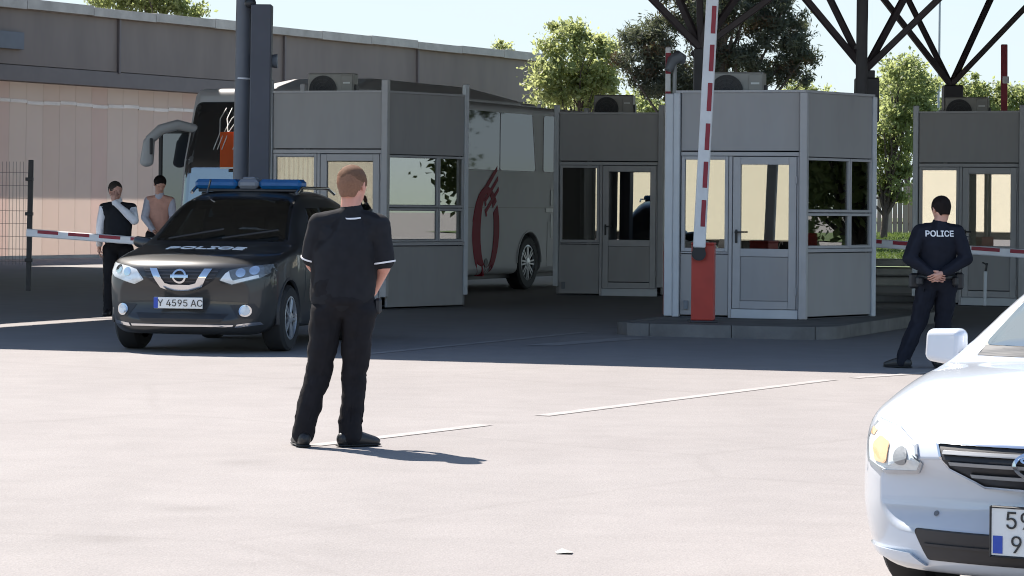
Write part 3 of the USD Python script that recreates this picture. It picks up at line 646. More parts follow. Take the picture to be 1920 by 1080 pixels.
def wheel(parent, c, r, w, side, spokes=5):
    """c centre, side +1: outer face towards +x"""
    x = lambda m: moved(m, c)
    tb = lathe([(r * .66, -w / 2), (r * .9, -w / 2), (r * .985, -w * .38), (r, -w * .25), (r, w * .25), (r * .985, w * .38), (r * .9, w / 2), (r * .66, w / 2), (r * .66, -w / 2)], 40, 'x')
    wp = obj('wheel', x(moved(lathe([(0, -.03), (r * .64, -.03), (r * .64, .03), (0, .03)], 32, 'x'), [side * -.02, 0, 0])), M['black'], parent)
    obj('tyre', x(tb), M['rubber'], wp, smooth=35)
    fx = side * w * .42; sp = []
    sp.append(moved(lathe([(r * .58, -.02), (r * .665, -.02), (r * .665, .012), (r * .60, .02), (r * .58, -.02)], 40, 'x'), [fx, 0, 0]))
    for k in range(spokes):
        for o in (-.13, .13):
            t = 2 * math.pi * k / spokes
            a = np.array([fx, r * .12 * math.cos(t + o * 2), r * .12 * math.sin(t + o * 2)]); b = np.array([fx, r * .6 * math.cos(t + o), r * .6 * math.sin(t + o)])
            sp.append(bar(a, b, .03, r * .075, .006))
    sp.append(moved(lathe([(0, -.03), (r * .17, -.03), (r * .17, .02), (0, .03)], 20, 'x'), [fx, 0, 0]))
    obj('rim', x(cat_(sp)), M['alloy'], wp)
    obj('brake_disc', x(moved(lathe([(0, -.008), (r * .45, -.008), (r * .45, .008), (0, .008)], 32, 'x'), [side * w * .1, 0, 0])), M['steel_dark'], wp)

def axis_prism(pg, ax, lo, hi):
    m = prism(pg, hi - lo, lo).vertices; f = prism(pg, hi - lo, lo).faces
    v = m[:, [0, 2, 1]] if ax == 1 else m[:, [2, 0, 1]]
    t = trimesh.Trimesh(v, f, process=True); t.fix_normals()
    return man(t)
def carve(body_m, screen, sides, y01, cav):
    """hollow cabin behind the windscreen and the side windows -> (body, dark cabin lining)"""
    hol = Manifold.hull_points(cav) if hasattr(Manifold, 'hull_points') else Manifold(cav)
    holes = [axis_prism(screen, 1, *y01)] + [axis_prism(p, 0, -1.2, 1.2) for p in sides]
    cut = Manifold.batch_boolean([hol] + holes, OpType.Add)
    c = np.array(cav); mid = c.mean(0); inner = Manifold.hull_points((mid + (c - mid) * .975).tolist())
    lin = (hol - inner) - Manifold.batch_boolean(holes, OpType.Add)
    return body_m - cut, tri(lin)
def cabin_fit(th, seats, dash, wheel_c):
    for (x, y, z) in seats:
        st = obj('seat', cat_([cbox(.46, .13, .62, .05, (x, y + .22, z + .30)), cbox(.46, .48, .14, .05, (x, y, z))]), M['seat_cloth'], th)
        obj('headrest', cbox(.26, .10, .17, .04, (x, y + .25, z + .70)), M['seat_cloth'], st)
    obj('dashboard', cbox(*dash[0], .06, dash[1]), M['black'], th)
    sw = moved(trimesh.creation.torus(.17, .016, 24, 8), [0, 0, 0]); sw.apply_transform(trimesh.transformations.rotation_matrix(math.radians(65), [1, 0, 0])); sw.apply_translation(wheel_c)
    obj('steering_wheel', sw, M['black'], th, smooth=True)

# ---------------------------------------------- police SUV
def suv():
    def hood(y, w, zb, top, sh=.985, drop=.10, low=.08):
        return (y, [(0, zb), (w * .72, zb), (w * .93, zb + low), (w * .99, zb + .22), (w, .68 if top > .9 else (zb + top) / 2 + .02), (w * sh, top - drop), (w * .93, top - drop * .45), (w * .74, top - .022), (w * .4, top - .004), (0, top)])
    def cab(y, w, zb, belt, x6, z6, xr, top, rd=.09):
        return (y, [(0, zb), (w * .75, zb), (w * .95, zb + .06), (w * .99, zb + .2), (w, .72), (w * .975, belt), (x6, z6), (xr, top - rd), (xr * .72, top - .018), (0, top)])
    st = [(0.00, [(0, .36), (.40, .36), (.56, .38), (.64, .43), (.68, .52), (.68, .60), (.66, .68), (.55, .75), (.3, .77), (0, .77)]),
          (0.03, [(0, .24), (.48, .24), (.66, .27), (.75, .36), (.79, .52), (.79, .66), (.76, .77), (.6, .84), (.32, .865), (0, .87)]),
          (0.10, [(0, .20), (.52, .20), (.72, .25), (.81, .37), (.85, .56), (.855, .74), (.82, .85), (.62, .91), (.34, .93), (0, .935)]),
          hood(.26, .885, .19, .985), hood(.60, .905, .20, 1.04), hood(.95, .91, .21, 1.085), hood(1.18, .91, .22, 1.115),
          cab(1.34, .91, .22, 1.04, .84, 1.10, .74, 1.175, .05),
          cab(1.75, .91, .22, 1.045, .80, 1.24, .70, 1.44, .07), cab(2.12, .91, .22, 1.05, .79, 1.32, .64, 1.63, .085),
          cab(2.5, .91, .22, 1.06, .785, 1.34, .62, 1.69), cab(3.2, .91, .22, 1.07, .785, 1.35, .61, 1.70), cab(3.9, .905, .23, 1.09, .775, 1.34, .59, 1.65),
          cab(4.3, .89, .27, 1.09, .76, 1.3, .57, 1.56), cab(4.52, .86, .33, 1.0, .74, 1.12, .60, 1.22), cab(4.62, .76, .42, .85, .66, .92, .55, .99)]
    wrap = lambda x, y, z: .30 * (np.abs(x) / .9) ** 2.6 * np.clip(1 - y / 1.3, 0, 1) ** 1.5
    body = loft_mesh(st, wrap); smooth_body = body
    cut = [man(moved(lathe([(0, -.3), (.395, -.3), (.395, .3), (0, .3)], 40, 'x'), [s * .86, y, .36])) for s in (-1, 1) for y in (.93, 3.63)]
    ws = Polygon([(-.74, 1.14), (.74, 1.14), (.60, 1.585), (.3, 1.612), (-.3, 1.612), (-.60, 1.585)]).buffer(-.02).buffer(.02)
    sw_ = [p.buffer(-.02).buffer(.02) for p in (poly((1.78, 1.10), (2.62, 1.11), (2.62, 1.50), (2.2, 1.50)), poly((2.70, 1.11), (3.5, 1.13), (3.45, 1.50), (2.70, 1.51)))]
    cav = [(x * sx, y, z) for sx in (-1, 1) for x, y, z in ((.70, 1.72, .80), (.64, 1.72, 1.14), (.57, 2.18, 1.52), (.54, 3.7, 1.55), (.62, 3.9, 1.2), (.70, 3.9, .80), (.70, 2.0, .6), (.70, 3.6, .6))]
    hb, lin = carve(man(body) - Manifold.batch_boolean(cut, OpType.Add), ws.buffer(-.03), [p.buffer(-.02) for p in sw_], (1.05, 2.3), cav)
    cutb = tri(hb)
    loc = W(336, 668, 183); loc[2] = 0
    th = thing('police_car', 'dark police SUV with blue roof light bar facing the camera', 'police car', loc, -12)
    obj('body', cutb, M['suv_paint'], th, smooth=32)
    fr = lambda p, **k: drape(body, p, 1, 1, **k)
    obj('cabin_lining', lin, M['seat_cloth'], th)
    cabin_fit(th, ((-.36, 2.35, .78), (.36, 2.35, .78), (-.36, 3.2, .82), (.36, 3.2, .82)), ((1.36, .35, .16), (0, 1.90, 1.0)), (.36, 2.06, 1.06))
    obj('rear_mirror', cbox(.22, .03, .06, .012, (0, 2.12, 1.50)), M['black'], th)
    obj('windscreen', fr(ws, inn=-.003), M['suv_screen'], th, smooth=30)
    obj('windscreen_seal', fr(ws.buffer(.012).difference(ws.buffer(-.028)), out=.004, edge=.1), M['black'], th, smooth=30)
    for s in (-1, 1):
        sd = lambda p, **k: drape(body, p, 0, -s, **k)
        for pg in sw_: obj('side_window', sd(pg, edge=.08, inn=-.003), M['suv_screen'], th, smooth=30)
        obj('side_window', sd(poly((3.58, 1.14), (4.2, 1.22), (4.05, 1.45), (3.55, 1.49)).buffer(-.02).buffer(.02), edge=.08), M['car_glass'], th, smooth=30)
        d = obj('door', sd(poly((1.45, .5), (2.62, .5), (2.62, 1.06), (1.55, 1.03)), out=.003, edge=.12), M['suv_paint'], th, smooth=30)
        obj('handle', moved(cbox(.03, .2, .03, .008), [s * .925, 2.45, .98]), M['suv_paint'], d)
        d = obj('door', sd(poly((2.66, .5), (3.3, .5), (3.5, .8), (3.5, 1.08), (2.66, 1.06)), out=.003, edge=.12), M['suv_paint'], th, smooth=30)
        obj('handle', moved(cbox(.03, .2, .03, .008), [s * .925, 3.35, 1.0]), M['suv_paint'], d)
        mr = obj('mirror', tri(Manifold.batch_hull([ell([s * .98, 1.78, 1.10], (.09, .06, .07)), ell([s * 1.08, 1.80, 1.12], (.05, .05, .06))])), M['suv_paint'], th, smooth=True)
        obj('mirror_stalk', bar([s * .86, 1.75, 1.06], [s * .97, 1.78, 1.08], .05, .04), M['black'], mr)
        for y in (.93, 3.63): obj('wheel_arch', path_tube([[s * .885, y + .405 * math.cos(t), .36 + .405 * math.sin(t)] for t in np.linspace(-.2, 3.3, 24)], .028, 6), M['black'], th)
        wheel(th, [s * .80, .93, .35], .35, .235, s, 5); wheel(th, [s * .80, 3.63, .35], .35, .235, s, 5)
        obj('roof_rail', path_tube([[s * .60, 2.2, 1.66], [s * .60, 2.35, 1.72], [s * .59, 3.5, 1.72], [s * .58, 3.8, 1.66]], .018), M['chrome'], th, smooth=40)
        # headlamp
        hp = poly((.40, .755), (.50, .86), (.62, .89), (.86, .925), (.885, .85), (.78, .775), (.52, .705)) if s > 0 else mirror(poly((.40, .755), (.50, .86), (.62, .89), (.86, .925), (.885, .85), (.78, .775), (.52, .705)))
        hl = obj('headlight', fr(hp.buffer(-.01).buffer(.01), out=.010), M['lamp_dark'] if s > 0 else M['lamp_glass'], th, smooth=30, label='headlight with sun glare put into its whiter lens colour' if s < 0 else None)  # one lens gets a whiter material, painting in the sun glare
        dr = poly((.42, .755), (.53, .715), (.78, .785), (.77, .815), (.545, .755), (.52, .79), (.50, .85), (.47, .83))
        obj('light_strip', fr(dr if s > 0 else mirror(dr), out=.018, edge=.03), M['lamp_glass'] if s > 0 else M['lamp_glass'], hl, smooth=30)
        for cx, cz, r in ((.61, .835, .045), (.73, .86, .045)):
            obj('reflector', fr(Point(s * cx, cz).buffer(r, 10), out=.015, edge=.03), M['chrome'], hl)
        fg = obj('fog_light', fr(Point(s * .66, .445).buffer(.062, 12), out=.014), M['chrome'], th)
        obj('lens', fr(Point(s * .66, .445).buffer(.045, 12), out=.022), M['lamp_glass'], fg)
        pk = poly((.50, .50), (.74, .52), (.80, .44), (.76, .36), (.60, .37)); obj('fog_surround', fr(pk if s > 0 else mirror(pk), out=.004), M['black'], th, smooth=30)
        obj('bumper_corner', fr((poly((.56, .27), (.80, .30), (.78, .33), (.58, .305)) if s > 0 else mirror(poly((.56, .27), (.80, .30), (.78, .33), (.58, .305)))), out=.01), M['chrome'], th)
    gp = Polygon([(-.42, .88), (.42, .88), (.36, .76), (.2, .665), (-.2, .665), (-.36, .76)])
    gr = obj('grille', fr(gp, out=.004), M['black'], th, smooth=30)
    obj('slat', cat_([fr(sbox(-w, z, w, z + .012), out=.010) for z, w in ((.70, .24), (.735, .30), (.77, .34), (.805, .37), (.84, .39))]), M['steel_dark'], gr)
    V_ = Polygon([(-.335, .875), (-.255, .875), (-.165, .722), (-.1, .705), (.1, .705), (.165, .722), (.255, .875), (.335, .875), (.22, .675), (.13, .645), (-.13, .645), (-.22, .675)])
    obj('grille_bar', fr(V_, out=.028, edge=.03), M['chrome'], gr, smooth=30)
    em = Point(0, .795).buffer(.075, 16).difference(Point(0, .795).buffer(.056, 16)).union(sbox(-.095, .78, .095, .81))
    obj('emblem', fr(em, out=.036, edge=.03), M['chrome'], gr)
    obj('lower_intake', fr(Polygon([(-.50, .415), (.50, .415), (.42, .325), (-.42, .325)]), out=.003), M['black'], th, smooth=30)
    obj('lower_trim', fr(Polygon([(-.55, .30), (.55, .30), (.54, .278), (-.54, .278)]), out=.014), M['chrome'], th, smooth=30)
    hoodline = fr(Polygon([(-.70, .915), (.70, .915), (.70, .90), (-.70, .90)]), out=.002)
    pl = obj('number_plate', bx(-.26, .26, -.055, -.035, .465, .58, .004), M['plate'], th)
    obj('plate_band', bx(-.26, -.215, -.057, -.0551, .467, .578, .0003), M['plate_blue'], pl)
    def flat_text(t, h, c, mat_, par, nm='lettering', bold=False):
        m = meshkit.text_mesh(t, h, .003, bold=bold); m.apply_translation(-m.bounds.mean(0)); m.apply_transform(trimesh.transformations.rotation_matrix(math.pi / 2, [1, 0, 0])); m.apply_translation(c)
        for q in m.split(only_watertight=False): obj('letter', q, mat_, par)
    flat_text('Y 4595 AC', .068, (.022, -.0575, .522), M['letter'], pl)
    tx = meshkit.text_mesh('POLICE', .17, .01, bold=True); tx.apply_translation([-tx.bounds[:, 0].mean(), -tx.bounds[:, 1].mean() + .88, 0]); tx.apply_scale([1.0, 1, 1])
    obj('bonnet_lettering', drape(body, tx, 2, -1, out=.004, inn=.004, edge=.08), M['white_print'], th)
    # wipers
    obj('wiper', bar([-.55, 1.27, 1.165], [.02, 1.42, 1.27], .015, .02), M['black'], th); obj('wiper', bar([.05, 1.27, 1.175], [.62, 1.45, 1.265], .015, .02), M['black'], th)
    # light bar
    lb = thing('light_bar', 'blue light bar with grey centre on the police car roof', 'light bar', loc, -12)
    zt = 1.645; yc = 2.45
    for x0, x1, nm, mm in ((-.61, -.125, 'blue_lens', 'blue_lens'), (-.12, .12, 'centre_section', 'bar_grey'), (.125, .61, 'blue_lens', 'blue_lens')):
        obj(nm, cbox(x1 - x0, .26, .105, .035, ((x0 + x1) / 2, yc, zt + .115)), M[mm], lb)
    obj('speaker', cbox(.14, .16, .03, .012, (0, yc, zt + .178)), M['bar_grey'], lb)
    obj('base', cbox(1.14, .24, .035, .01, (0, yc, zt + .045)), M['black'], lb)
    for s in (-1, 1): obj('foot', cbox(.08, .2, .07, .01, (s * .5, yc, zt - .01)), M['black'], lb)
    an = obj('aerial', path_tube([[-.42, 2.2, 1.66], [-.36, 2.12, 1.80]], .012), M['chrome'], th)
suv()

# ---------------------------------------------- white saloon
def saloon():
    def hood(y, w, zb, top, drop=.09):
        return (y, [(0, zb), (w * .75, zb), (w * .93, zb + .07), (w * .99, zb + .2), (w, .56), (w * .985, top - drop), (w * .93, top - drop * .45), (w * .74, top - .02), (w * .4, top - .003), (0, top)])
    def cab(y, w, zb, belt, x6, z6, xr, top, rd=.08):
        return (y, [(0, zb), (w * .75, zb), (w * .95, zb + .06), (w * .99, zb + .2), (w, .6), (w * .97, belt), (x6, z6), (xr, top - rd), (xr * .7, top - .018), (0, top)])
    st = [(0.00, [(0, .34), (.40, .34), (.55, .35), (.62, .38), (.66, .44), (.66, .50), (.64, .56), (.52, .60), (.28, .61), (0, .61)]),
          (0.04, [(0, .22), (.48, .22), (.64, .24), (.72, .32), (.75, .42), (.75, .53), (.71, .60), (.56, .655), (.3, .67), (0, .675)]),
          (0.12, [(0, .17), (.52, .17), (.70, .20), (.79, .31), (.82, .44), (.815, .58), (.77, .665), (.58, .71), (.32, .725), (0, .73)]),
          hood(.28, .865, .16, .785), hood(.60, .88, .17, .855), hood(.95, .88, .18, .915), hood(1.15, .88, .18, .94),
          cab(1.30, .88, .18, .88, .82, .93, .74, 1.0, .05), cab(1.72, .88, .18, .90, .775, 1.08, .67, 1.24, .06), cab(2.10, .88, .18, .91, .755, 1.14, .60, 1.40, .075),
          cab(2.5, .88, .18, .92, .75, 1.16, .58, 1.455), cab(3.1, .88, .19, .93, .75, 1.16, .57, 1.44), cab(3.55, .875, .2, .94, .74, 1.1, .56, 1.28, .07), cab(3.95, .86, .24, .94, .74, .98, .6, 1.07, .03),
          cab(4.4, .82, .3, .9, .72, .97, .55, 1.03, .02), cab(4.52, .74, .36, .75, .65, .8, .5, .83, .01)]
    wrap = lambda x, y, z: .34 * (np.abs(x) / .88) ** 2.4 * np.clip(1 - y / 1.3, 0, 1) ** 1.5
    body = loft_mesh(st, wrap)
    cut = [man(moved(lathe([(0, -.3), (.345, -.3), (.345, .3), (0, .3)], 40, 'x'), [s * .83, y, .31])) for s in (-1, 1) for y in (.93, 3.53)]
    ws = Polygon([(-.71, .985), (.71, .985), (.56, 1.355), (.3, 1.385), (-.3, 1.385), (-.56, 1.355)]).buffer(-.02).buffer(.02)
    sw_ = [p.buffer(-.02).buffer(.02) for p in (poly((1.74, .96), (2.45, .96), (2.45, 1.27), (2.15, 1.28)), poly((2.52, .96), (3.25, .97), (3.15, 1.26), (2.52, 1.28)))]
    cav = [(x * sx, y, z) for sx in (-1, 1) for x, y, z in ((.66, 1.66, .72), (.62, 1.66, .97), (.52, 2.16, 1.29), (.50, 3.1, 1.31), (.58, 3.45, 1.0), (.66, 3.4, .70), (.66, 2.0, .5), (.66, 3.2, .5))]
    hb, lin = carve(man(body) - Manifold.batch_boolean(cut, OpType.Add), ws.buffer(-.03), [p.buffer(-.02) for p in sw_], (1.1, 2.3), cav)
    cutb = tri(hb)
    loc = np.array([(1938 - 960) / 510, FPX / 510, 0.0])
    th = thing('white_car', 'white saloon car with amber lit headlight at the right edge', 'car', loc, -30)
    obj('body', cutb, M['white_paint'], th, smooth=34)
    fr = lambda p, **k: drape(body, p, 1, 1, **k)
    obj('cabin_lining', lin, M['seat_cloth'], th)
    cabin_fit(th, ((-.35, 2.30, .60), (.35, 2.30, .60), (-.35, 3.05, .62), (.35, 3.05, .62)), ((1.28, .40, .14), (0, 1.85, .86)), (.35, 2.02, .90))
    obj('windscreen', fr(ws, inn=-.003), M['car_screen'], th, smooth=30)
    obj('windscreen_seal', fr(ws.buffer(.012).difference(ws.buffer(-.028)), out=.004, edge=.1), M['black'], th, smooth=30)
    obj('cowl', fr(Polygon([(-.70, .945), (.70, .945), (.70, .98), (-.70, .98)]), out=.004), M['black'], th, smooth=30)
    obj('wiper', bar([-.50, 1.28, 1.012], [.08, 1.36, 1.06], .025, .03), M['black'], th); obj('wiper', bar([.12, 1.28, 1.02], [.62, 1.38, 1.05], .025, .03), M['black'], th)
    for s in (-1, 1):
        mi = (lambda p: p) if s > 0 else mirror
        sd = lambda p, **k: drape(body, p, 0, -s, **k)
        for pg in sw_: obj('side_window', sd(pg, edge=.08, inn=-.003), M['car_screen'], th, smooth=30)
        for y0, y1 in ((1.45, 2.47), (2.5, 3.3)):
            d = obj('door', sd(sbox(y0, .35, y1, .89), out=.003, edge=.12), M['white_paint'], th, smooth=30)
            obj('handle', cbox(.03, .2, .03, .008, (s * .89, y1 - .15, .82)), M['white_paint'], d)
        mr = obj('mirror', tri(Manifold.batch_hull([ell([s * (.915 + dx), 1.60 + dx * .3, .955 + dz], (.035, .05, .035)) for dx, dz in ((0, -.045), (.0, .05), (.13, -.03), (.125, .045))])), M['white_paint'], th, smooth=True)
        obj('mirror_stalk', bar([s * .78, 1.56, .91], [s * .93, 1.60, .925], .07, .04), M['black'], mr)
        wheel(th, [s * .78, .93, .31], .31, .2, s); wheel(th, [s * .78, 3.53, .31], .31, .2, s)
        hp = poly((.47, .585), (.50, .655), (.62, .705), (.77, .725), (.80, .66), (.76, .575), (.64, .545), (.5, .55))
        hl = obj('headlight', fr(mi(hp).buffer(-.012).buffer(.012), out=.012), M['lamp_glass'], th, smooth=30)
        obj('indicator', fr(mi(poly((.635, .575), (.71, .58), (.745, .64), (.71, .675), (.64, .655))).buffer(-.018).buffer(.018), out=.02, edge=.03), M['amber'], hl, smooth=30)
        obj('reflector', fr(Point(s * .565, .61).buffer(.036, 12), out=.018, edge=.03), M['mast'], hl)
        obj('side_marker', fr(mi(poly((.745, .69), (.785, .70), (.785, .675), (.755, .67))), out=.016, edge=.03), M['amber'], hl, smooth=30)
        obj('lamp_bezel', fr(mi(hp.buffer(.006).difference(hp.buffer(-.006))), out=.014, edge=.05), M['alloy'], hl, smooth=30)
        obj('bumper_lip', fr(mi(poly((.45, .20), (.78, .215), (.80, .25), (.52, .245))), out=.025), M['white_paint'], th, smooth=30)
    gp = Polygon([(-.40, .67), (.40, .67), (.345, .575), (.22, .51), (-.22, .51), (-.345, .575)])
    gr = obj('grille', fr(gp, out=.004), M['black'], th, smooth=30)
    for z, w in ((.545, .26), (.59, .335), (.632, .365)):
        obj('slat', fr(sbox(-w, z, w, z + .014), out=.016, edge=.06), M['mast'], gr, smooth=30)
    obj('grille_frame', fr(gp.buffer(.007).difference(gp.buffer(-.002)), out=.012, edge=.06), M['chrome'], gr, smooth=30)
    el = affinity.scale(Point(.02, .605).buffer(1, 20), .085, .058); el2 = affinity.scale(Point(.02, .605).buffer(1, 20), .07, .044)
    em = el.difference(el2).union(affinity.scale(Point(.02, .605).buffer(1, 16), .028, .05).difference(affinity.scale(Point(.02, .605).buffer(1, 16), .017, .04))).union(affinity.scale(Point(.02, .628).buffer(1, 16), .055, .016).difference(affinity.scale(Point(.02, .628).buffer(1, 16), .045, .008)))
    obj('emblem', fr(em, out=.03, edge=.03), M['chrome'], gr)
    obj('lower_intake', fr(Polygon([(-.50, .345), (.50, .345), (.44, .225), (-.44, .225)]).buffer(-.015).buffer(.015), out=.004), M['black'], th, smooth=30)
    obj('intake_bar', fr(sbox(-.45, .28, .45, .29), out=.012), M['black'], th)
    pl = obj('number_plate', bx(-.135, .195, -.055, -.035, .275, .455, .004), M['plate'], th)
    obj('plate_frame', fring((-.14, 0), (.20, 0), 0, .34, .27, .46, .008, .04, .06), M['black'], pl)
    obj('plate_band', bx(-.125, -.088, -.057, -.0551, .285, .35, .0003), M['plate_blue'], pl)
    for t, c in (('59-M', (.04, -.0575, .41)), ('95 67', (.06, -.0575, .322))):
        m = meshkit.text_mesh(t, .062, .003); m.apply_translation(-m.bounds.mean(0)); m.apply_transform(trimesh.transformations.rotation_matrix(math.pi / 2, [1, 0, 0])); m.apply_translation(c)
        for q in m.split(only_watertight=False): obj('letter', q, M['letter'], pl)
    for x in (-.42, .42): obj('parking_sensor', fr(Point(x, .40).buffer(.009, 10), out=.008), M['bar_grey'], th)
saloon()

# ---------------------------------------------- coach
def coach():
    cs = []
    for x in (-1.1, 1.1):
        for y, z, r in ((.22, .45, .15), (.15, 1.2, .15), (.30, 2.2, .15), (.72, 3.22, .18), (12.2, 3.22, .16), (12.3, .45, .15)): cs.append(ell([x, y, z], r, 24))
    body_m = Manifold.batch_hull(cs); body = tri(body_m.refine_to_length(.5))
    cut = [man(moved(lathe([(0, -.35), (.56, -.35), (.56, .35), (0, .35)], 36, 'x'), [s * 1.15, y, .5])) for s in (-1, 1) for y in (2.5, 8.75)]
    cut += [Manifold.cube((2.06, 2.6, 1.75)).translate((-1.03, -.5, 1.28))]
    shell = tri(body_m - Manifold.batch_boolean(cut, OpType.Add))
    loc = np.array([-4.25, 47.5, 0]); th = thing('coach', 'white touring coach with red oval logo behind the left booth', 'bus', loc, -23)
    obj('body', shell, M['bus_paint'], th, smooth=35)
    fr = lambda p, **k: drape(body, p, 1, 1, **k)
    obj('windscreen', fr(rounded(-1.16, 1.22, 1.16, 3.16, .12), out=.012, inn=-.002, edge=.25), M['windscreen'], th, smooth=30)
    ring = rounded(-1.17, 1.2, 1.17, 3.18, .12).difference(rounded(-1.06, 1.32, 1.06, 3.02, .12))
    obj('windscreen_frame', fr(ring, out=.004, inn=.03, edge=.2), M['black'], th, smooth=30)
    obj('dashboard', bx(-1.0, 1.0, .55, 1.1, 1.25, 1.42, .05), M['black'], th)
    obj('centre_mullion', bx(-.02, .02, .35, .42, 1.4, 3.0), M['black'], th)
    for x in (-.6, .6):
        st = obj('seat', cat_([cbox(.5, .12, .9, .05, (x, 1.75, 1.95)), cbox(.5, .5, .14, .05, (x, 1.5, 1.45))]), M['cloth_navy'], th)
    for s in (-1, 1):
        sd = lambda p, **k: drape(body, p, 0, -s, **k)
        ys = [.95, 2.5, 4.1, 5.7, 7.3, 8.98, 9.35, 11.9] if s > 0 else [.95, 3, 5.5, 8, 10.2, 12]
        for k, (y0, y1) in enumerate(zip(ys[:-1], ys[1:])):
            if s > 0 and k == 5: continue
            obj('side_window', sd(rounded(y0 + .02, 2.18, y1 - .02, 3.22, .06), out=.008, edge=.6), M['bus_glass'], th, smooth=30)
        if s > 0:
            obj('pillar', sd(poly((8.98, 2.2), (9.28, 2.2), (9.08, 3.22), (8.8, 3.22)), out=.012, edge=.6), M['bus_paint'], th)
        for k, y0 in enumerate((3.3, 4.9, 6.5, 9.6)):
            if s < 0 or k != 2: obj('luggage_door', sd(sbox(y0 + .01, .42, y0 + 1.56, 1.25), out=.005, edge=.6), M['bus_paint'], th)
        obj('skirt_line', sd(sbox(.4, 1.50, 12.2, 1.515), out=.004, edge=1.0), M['ac'], th)
        for y in (2.5, 8.75):
            wheel(th, [s * 1.09, y, .5], .5, .3, s, 8)
            obj('wheel_arch', path_tube([[s * 1.25, y + .58 * math.cos(t), .5 + .58 * math.sin(t)] for t in np.linspace(0, 3.14, 24)], .02, 6), M['bus_paint'], th)
        # mirror on a curved arm
        ar = obj('mirror_arm', path_tube([[s * 1.1, .40, 2.74], [s * 1.32, .15, 2.80], [s * 1.54, .0, 2.72], [s * 1.70, -.06, 2.56], [s * 1.74, -.06, 2.4]], [.07, .09, .09, .085, .07]), M['bus_paint'], th, smooth=40)
        hs = obj('mirror_housing', tri(Manifold.batch_hull([ell([s * 1.72, -.06, 2.52], (.10, .08, .08)), ell([s * 1.76, -.06, 2.2], (.12, .08, .08))])), M['bus_paint'], th, smooth=True)
        obj('mirror_inset', cbox(.05, .03, .26, .01, (s * 1.64, -.13, 2.45)), M['black'], hs)
        hlp = poly((.72, .62), (1.10, .68), (1.12, .95), (.85, .9)); obj('headlight', fr(hlp if s > 0 else mirror(hlp), out=.01), M['lamp_glass'], th)
    # red logo on the side
    o = affinity.rotate(affinity.scale(Point(0, 0).buffer(1, 40), .60, .80), -4); i_ = affinity.scale(Point(0, 0).buffer(1, 6), .30, .66)
    i_ = affinity.translate(i_, .06, .02); ringp = o.difference(i_)
    fing = unary_union([Polygon([(x - .28, y), (x + .33, y + .42), (x + .33, y + .29), (x - .22, y - .12)]) for x, y in ((.12, .62), (.16, .43), (.2, .24))])
    gapf = unary_union([Polygon([(x - .05, y + .03), (x + .9, y + .72), (x + .9, y + .63), (x - .02, y - .05)]) for x, y in ((.0, .55), (.02, .36), (.05, .17))])
    lg = ringp.difference(gapf).buffer(0)
    lg = affinity.translate(lg.union(affinity.translate(fing.difference(gapf), .02, .14)).buffer(0), 6.72, 1.08)
    for g in getattr(lg, 'geoms', [lg]):
        if g.area > .004: obj('logo', drape(body, g, 0, -1, out=.009, inn=.002, edge=.3), M['bus_red'], th, smooth=30)
    obj('fuel_cap', drape(body, Point(6.75, .52).buffer(.08, 12), 0, -1, out=.012), M['steel_dark'], th)
    for z0, z1 in ((1.55, 1.85), (.95, 1.4)): obj('vent_grille', drape(body, rounded(9.75, z0, 11.2, z1, .03), 0, -1, out=.01, edge=.5), M['mast'], th)
    obj('marker', drape(body, sbox(9.5, 1.43, 10.7, 1.50), 0, -1, out=.012, edge=.5), M['plate'], th)
    pod = tri(Manifold.batch_hull([ell([x, y, 3.40], (.15, .3, .1)) for x in (-.85, .85) for y in (2.2, 8.8)] + [ell([x, y, 3.60], (.1, .3, .06)) for x in (-.7, .7) for y in (3.2, 7.0)]))
    obj('roof_unit', pod, M['bus_paint'], th, smooth=30)
    obj('roof_hatch', cbox(.8, 1.2, .12, .04, (0, 10.5, 3.44)), M['bus_paint'], th)
    obj('underbody', bx(-1.05, 1.05, .8, 11.8, .22, .5), M['black'], th)
    # open plug door on the kerb side
    dr = obj('open_door', cat_([bx(-1.30, -1.24, .46, .52, .4, 2.75), bx(-1.84, -1.78, .46, .52, .4, 2.75), bx(-1.78, -1.30, .46, .52, 2.67, 2.75), bx(-1.78, -1.30, .46, .52, .4, .5)]), M['black'], th)
    obj('door_pane', bx(-1.78, -1.30, .48, .49, .5, 2.67, .001), M['bus_glass'], dr)
    obj('door_step', bx(-1.75, -1.24, .75, 1.75, .22, .30), M['black'], th)
    # orange sheet and cords put before the windscreen for a reflection in it
    cl = thing('orange_reflection', 'orange sheet on cords added before the coach windscreen for a reflection in its glass', 'reflection_sheet', loc, -23)
    obj('orange_sheet', cat_([bx(-.44, -.08, -.03, -.02, 2.12, 2.68, .001)]), M['orange'], cl)
    obj('sheet_edge', bx(-.44, -.08, -.032, -.018, 2.09, 2.12, .001), M['plate'], cl)
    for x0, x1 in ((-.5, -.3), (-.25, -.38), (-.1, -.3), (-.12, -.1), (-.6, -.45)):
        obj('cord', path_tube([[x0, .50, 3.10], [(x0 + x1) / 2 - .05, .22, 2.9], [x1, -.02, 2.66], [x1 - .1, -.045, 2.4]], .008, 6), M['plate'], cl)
coach()

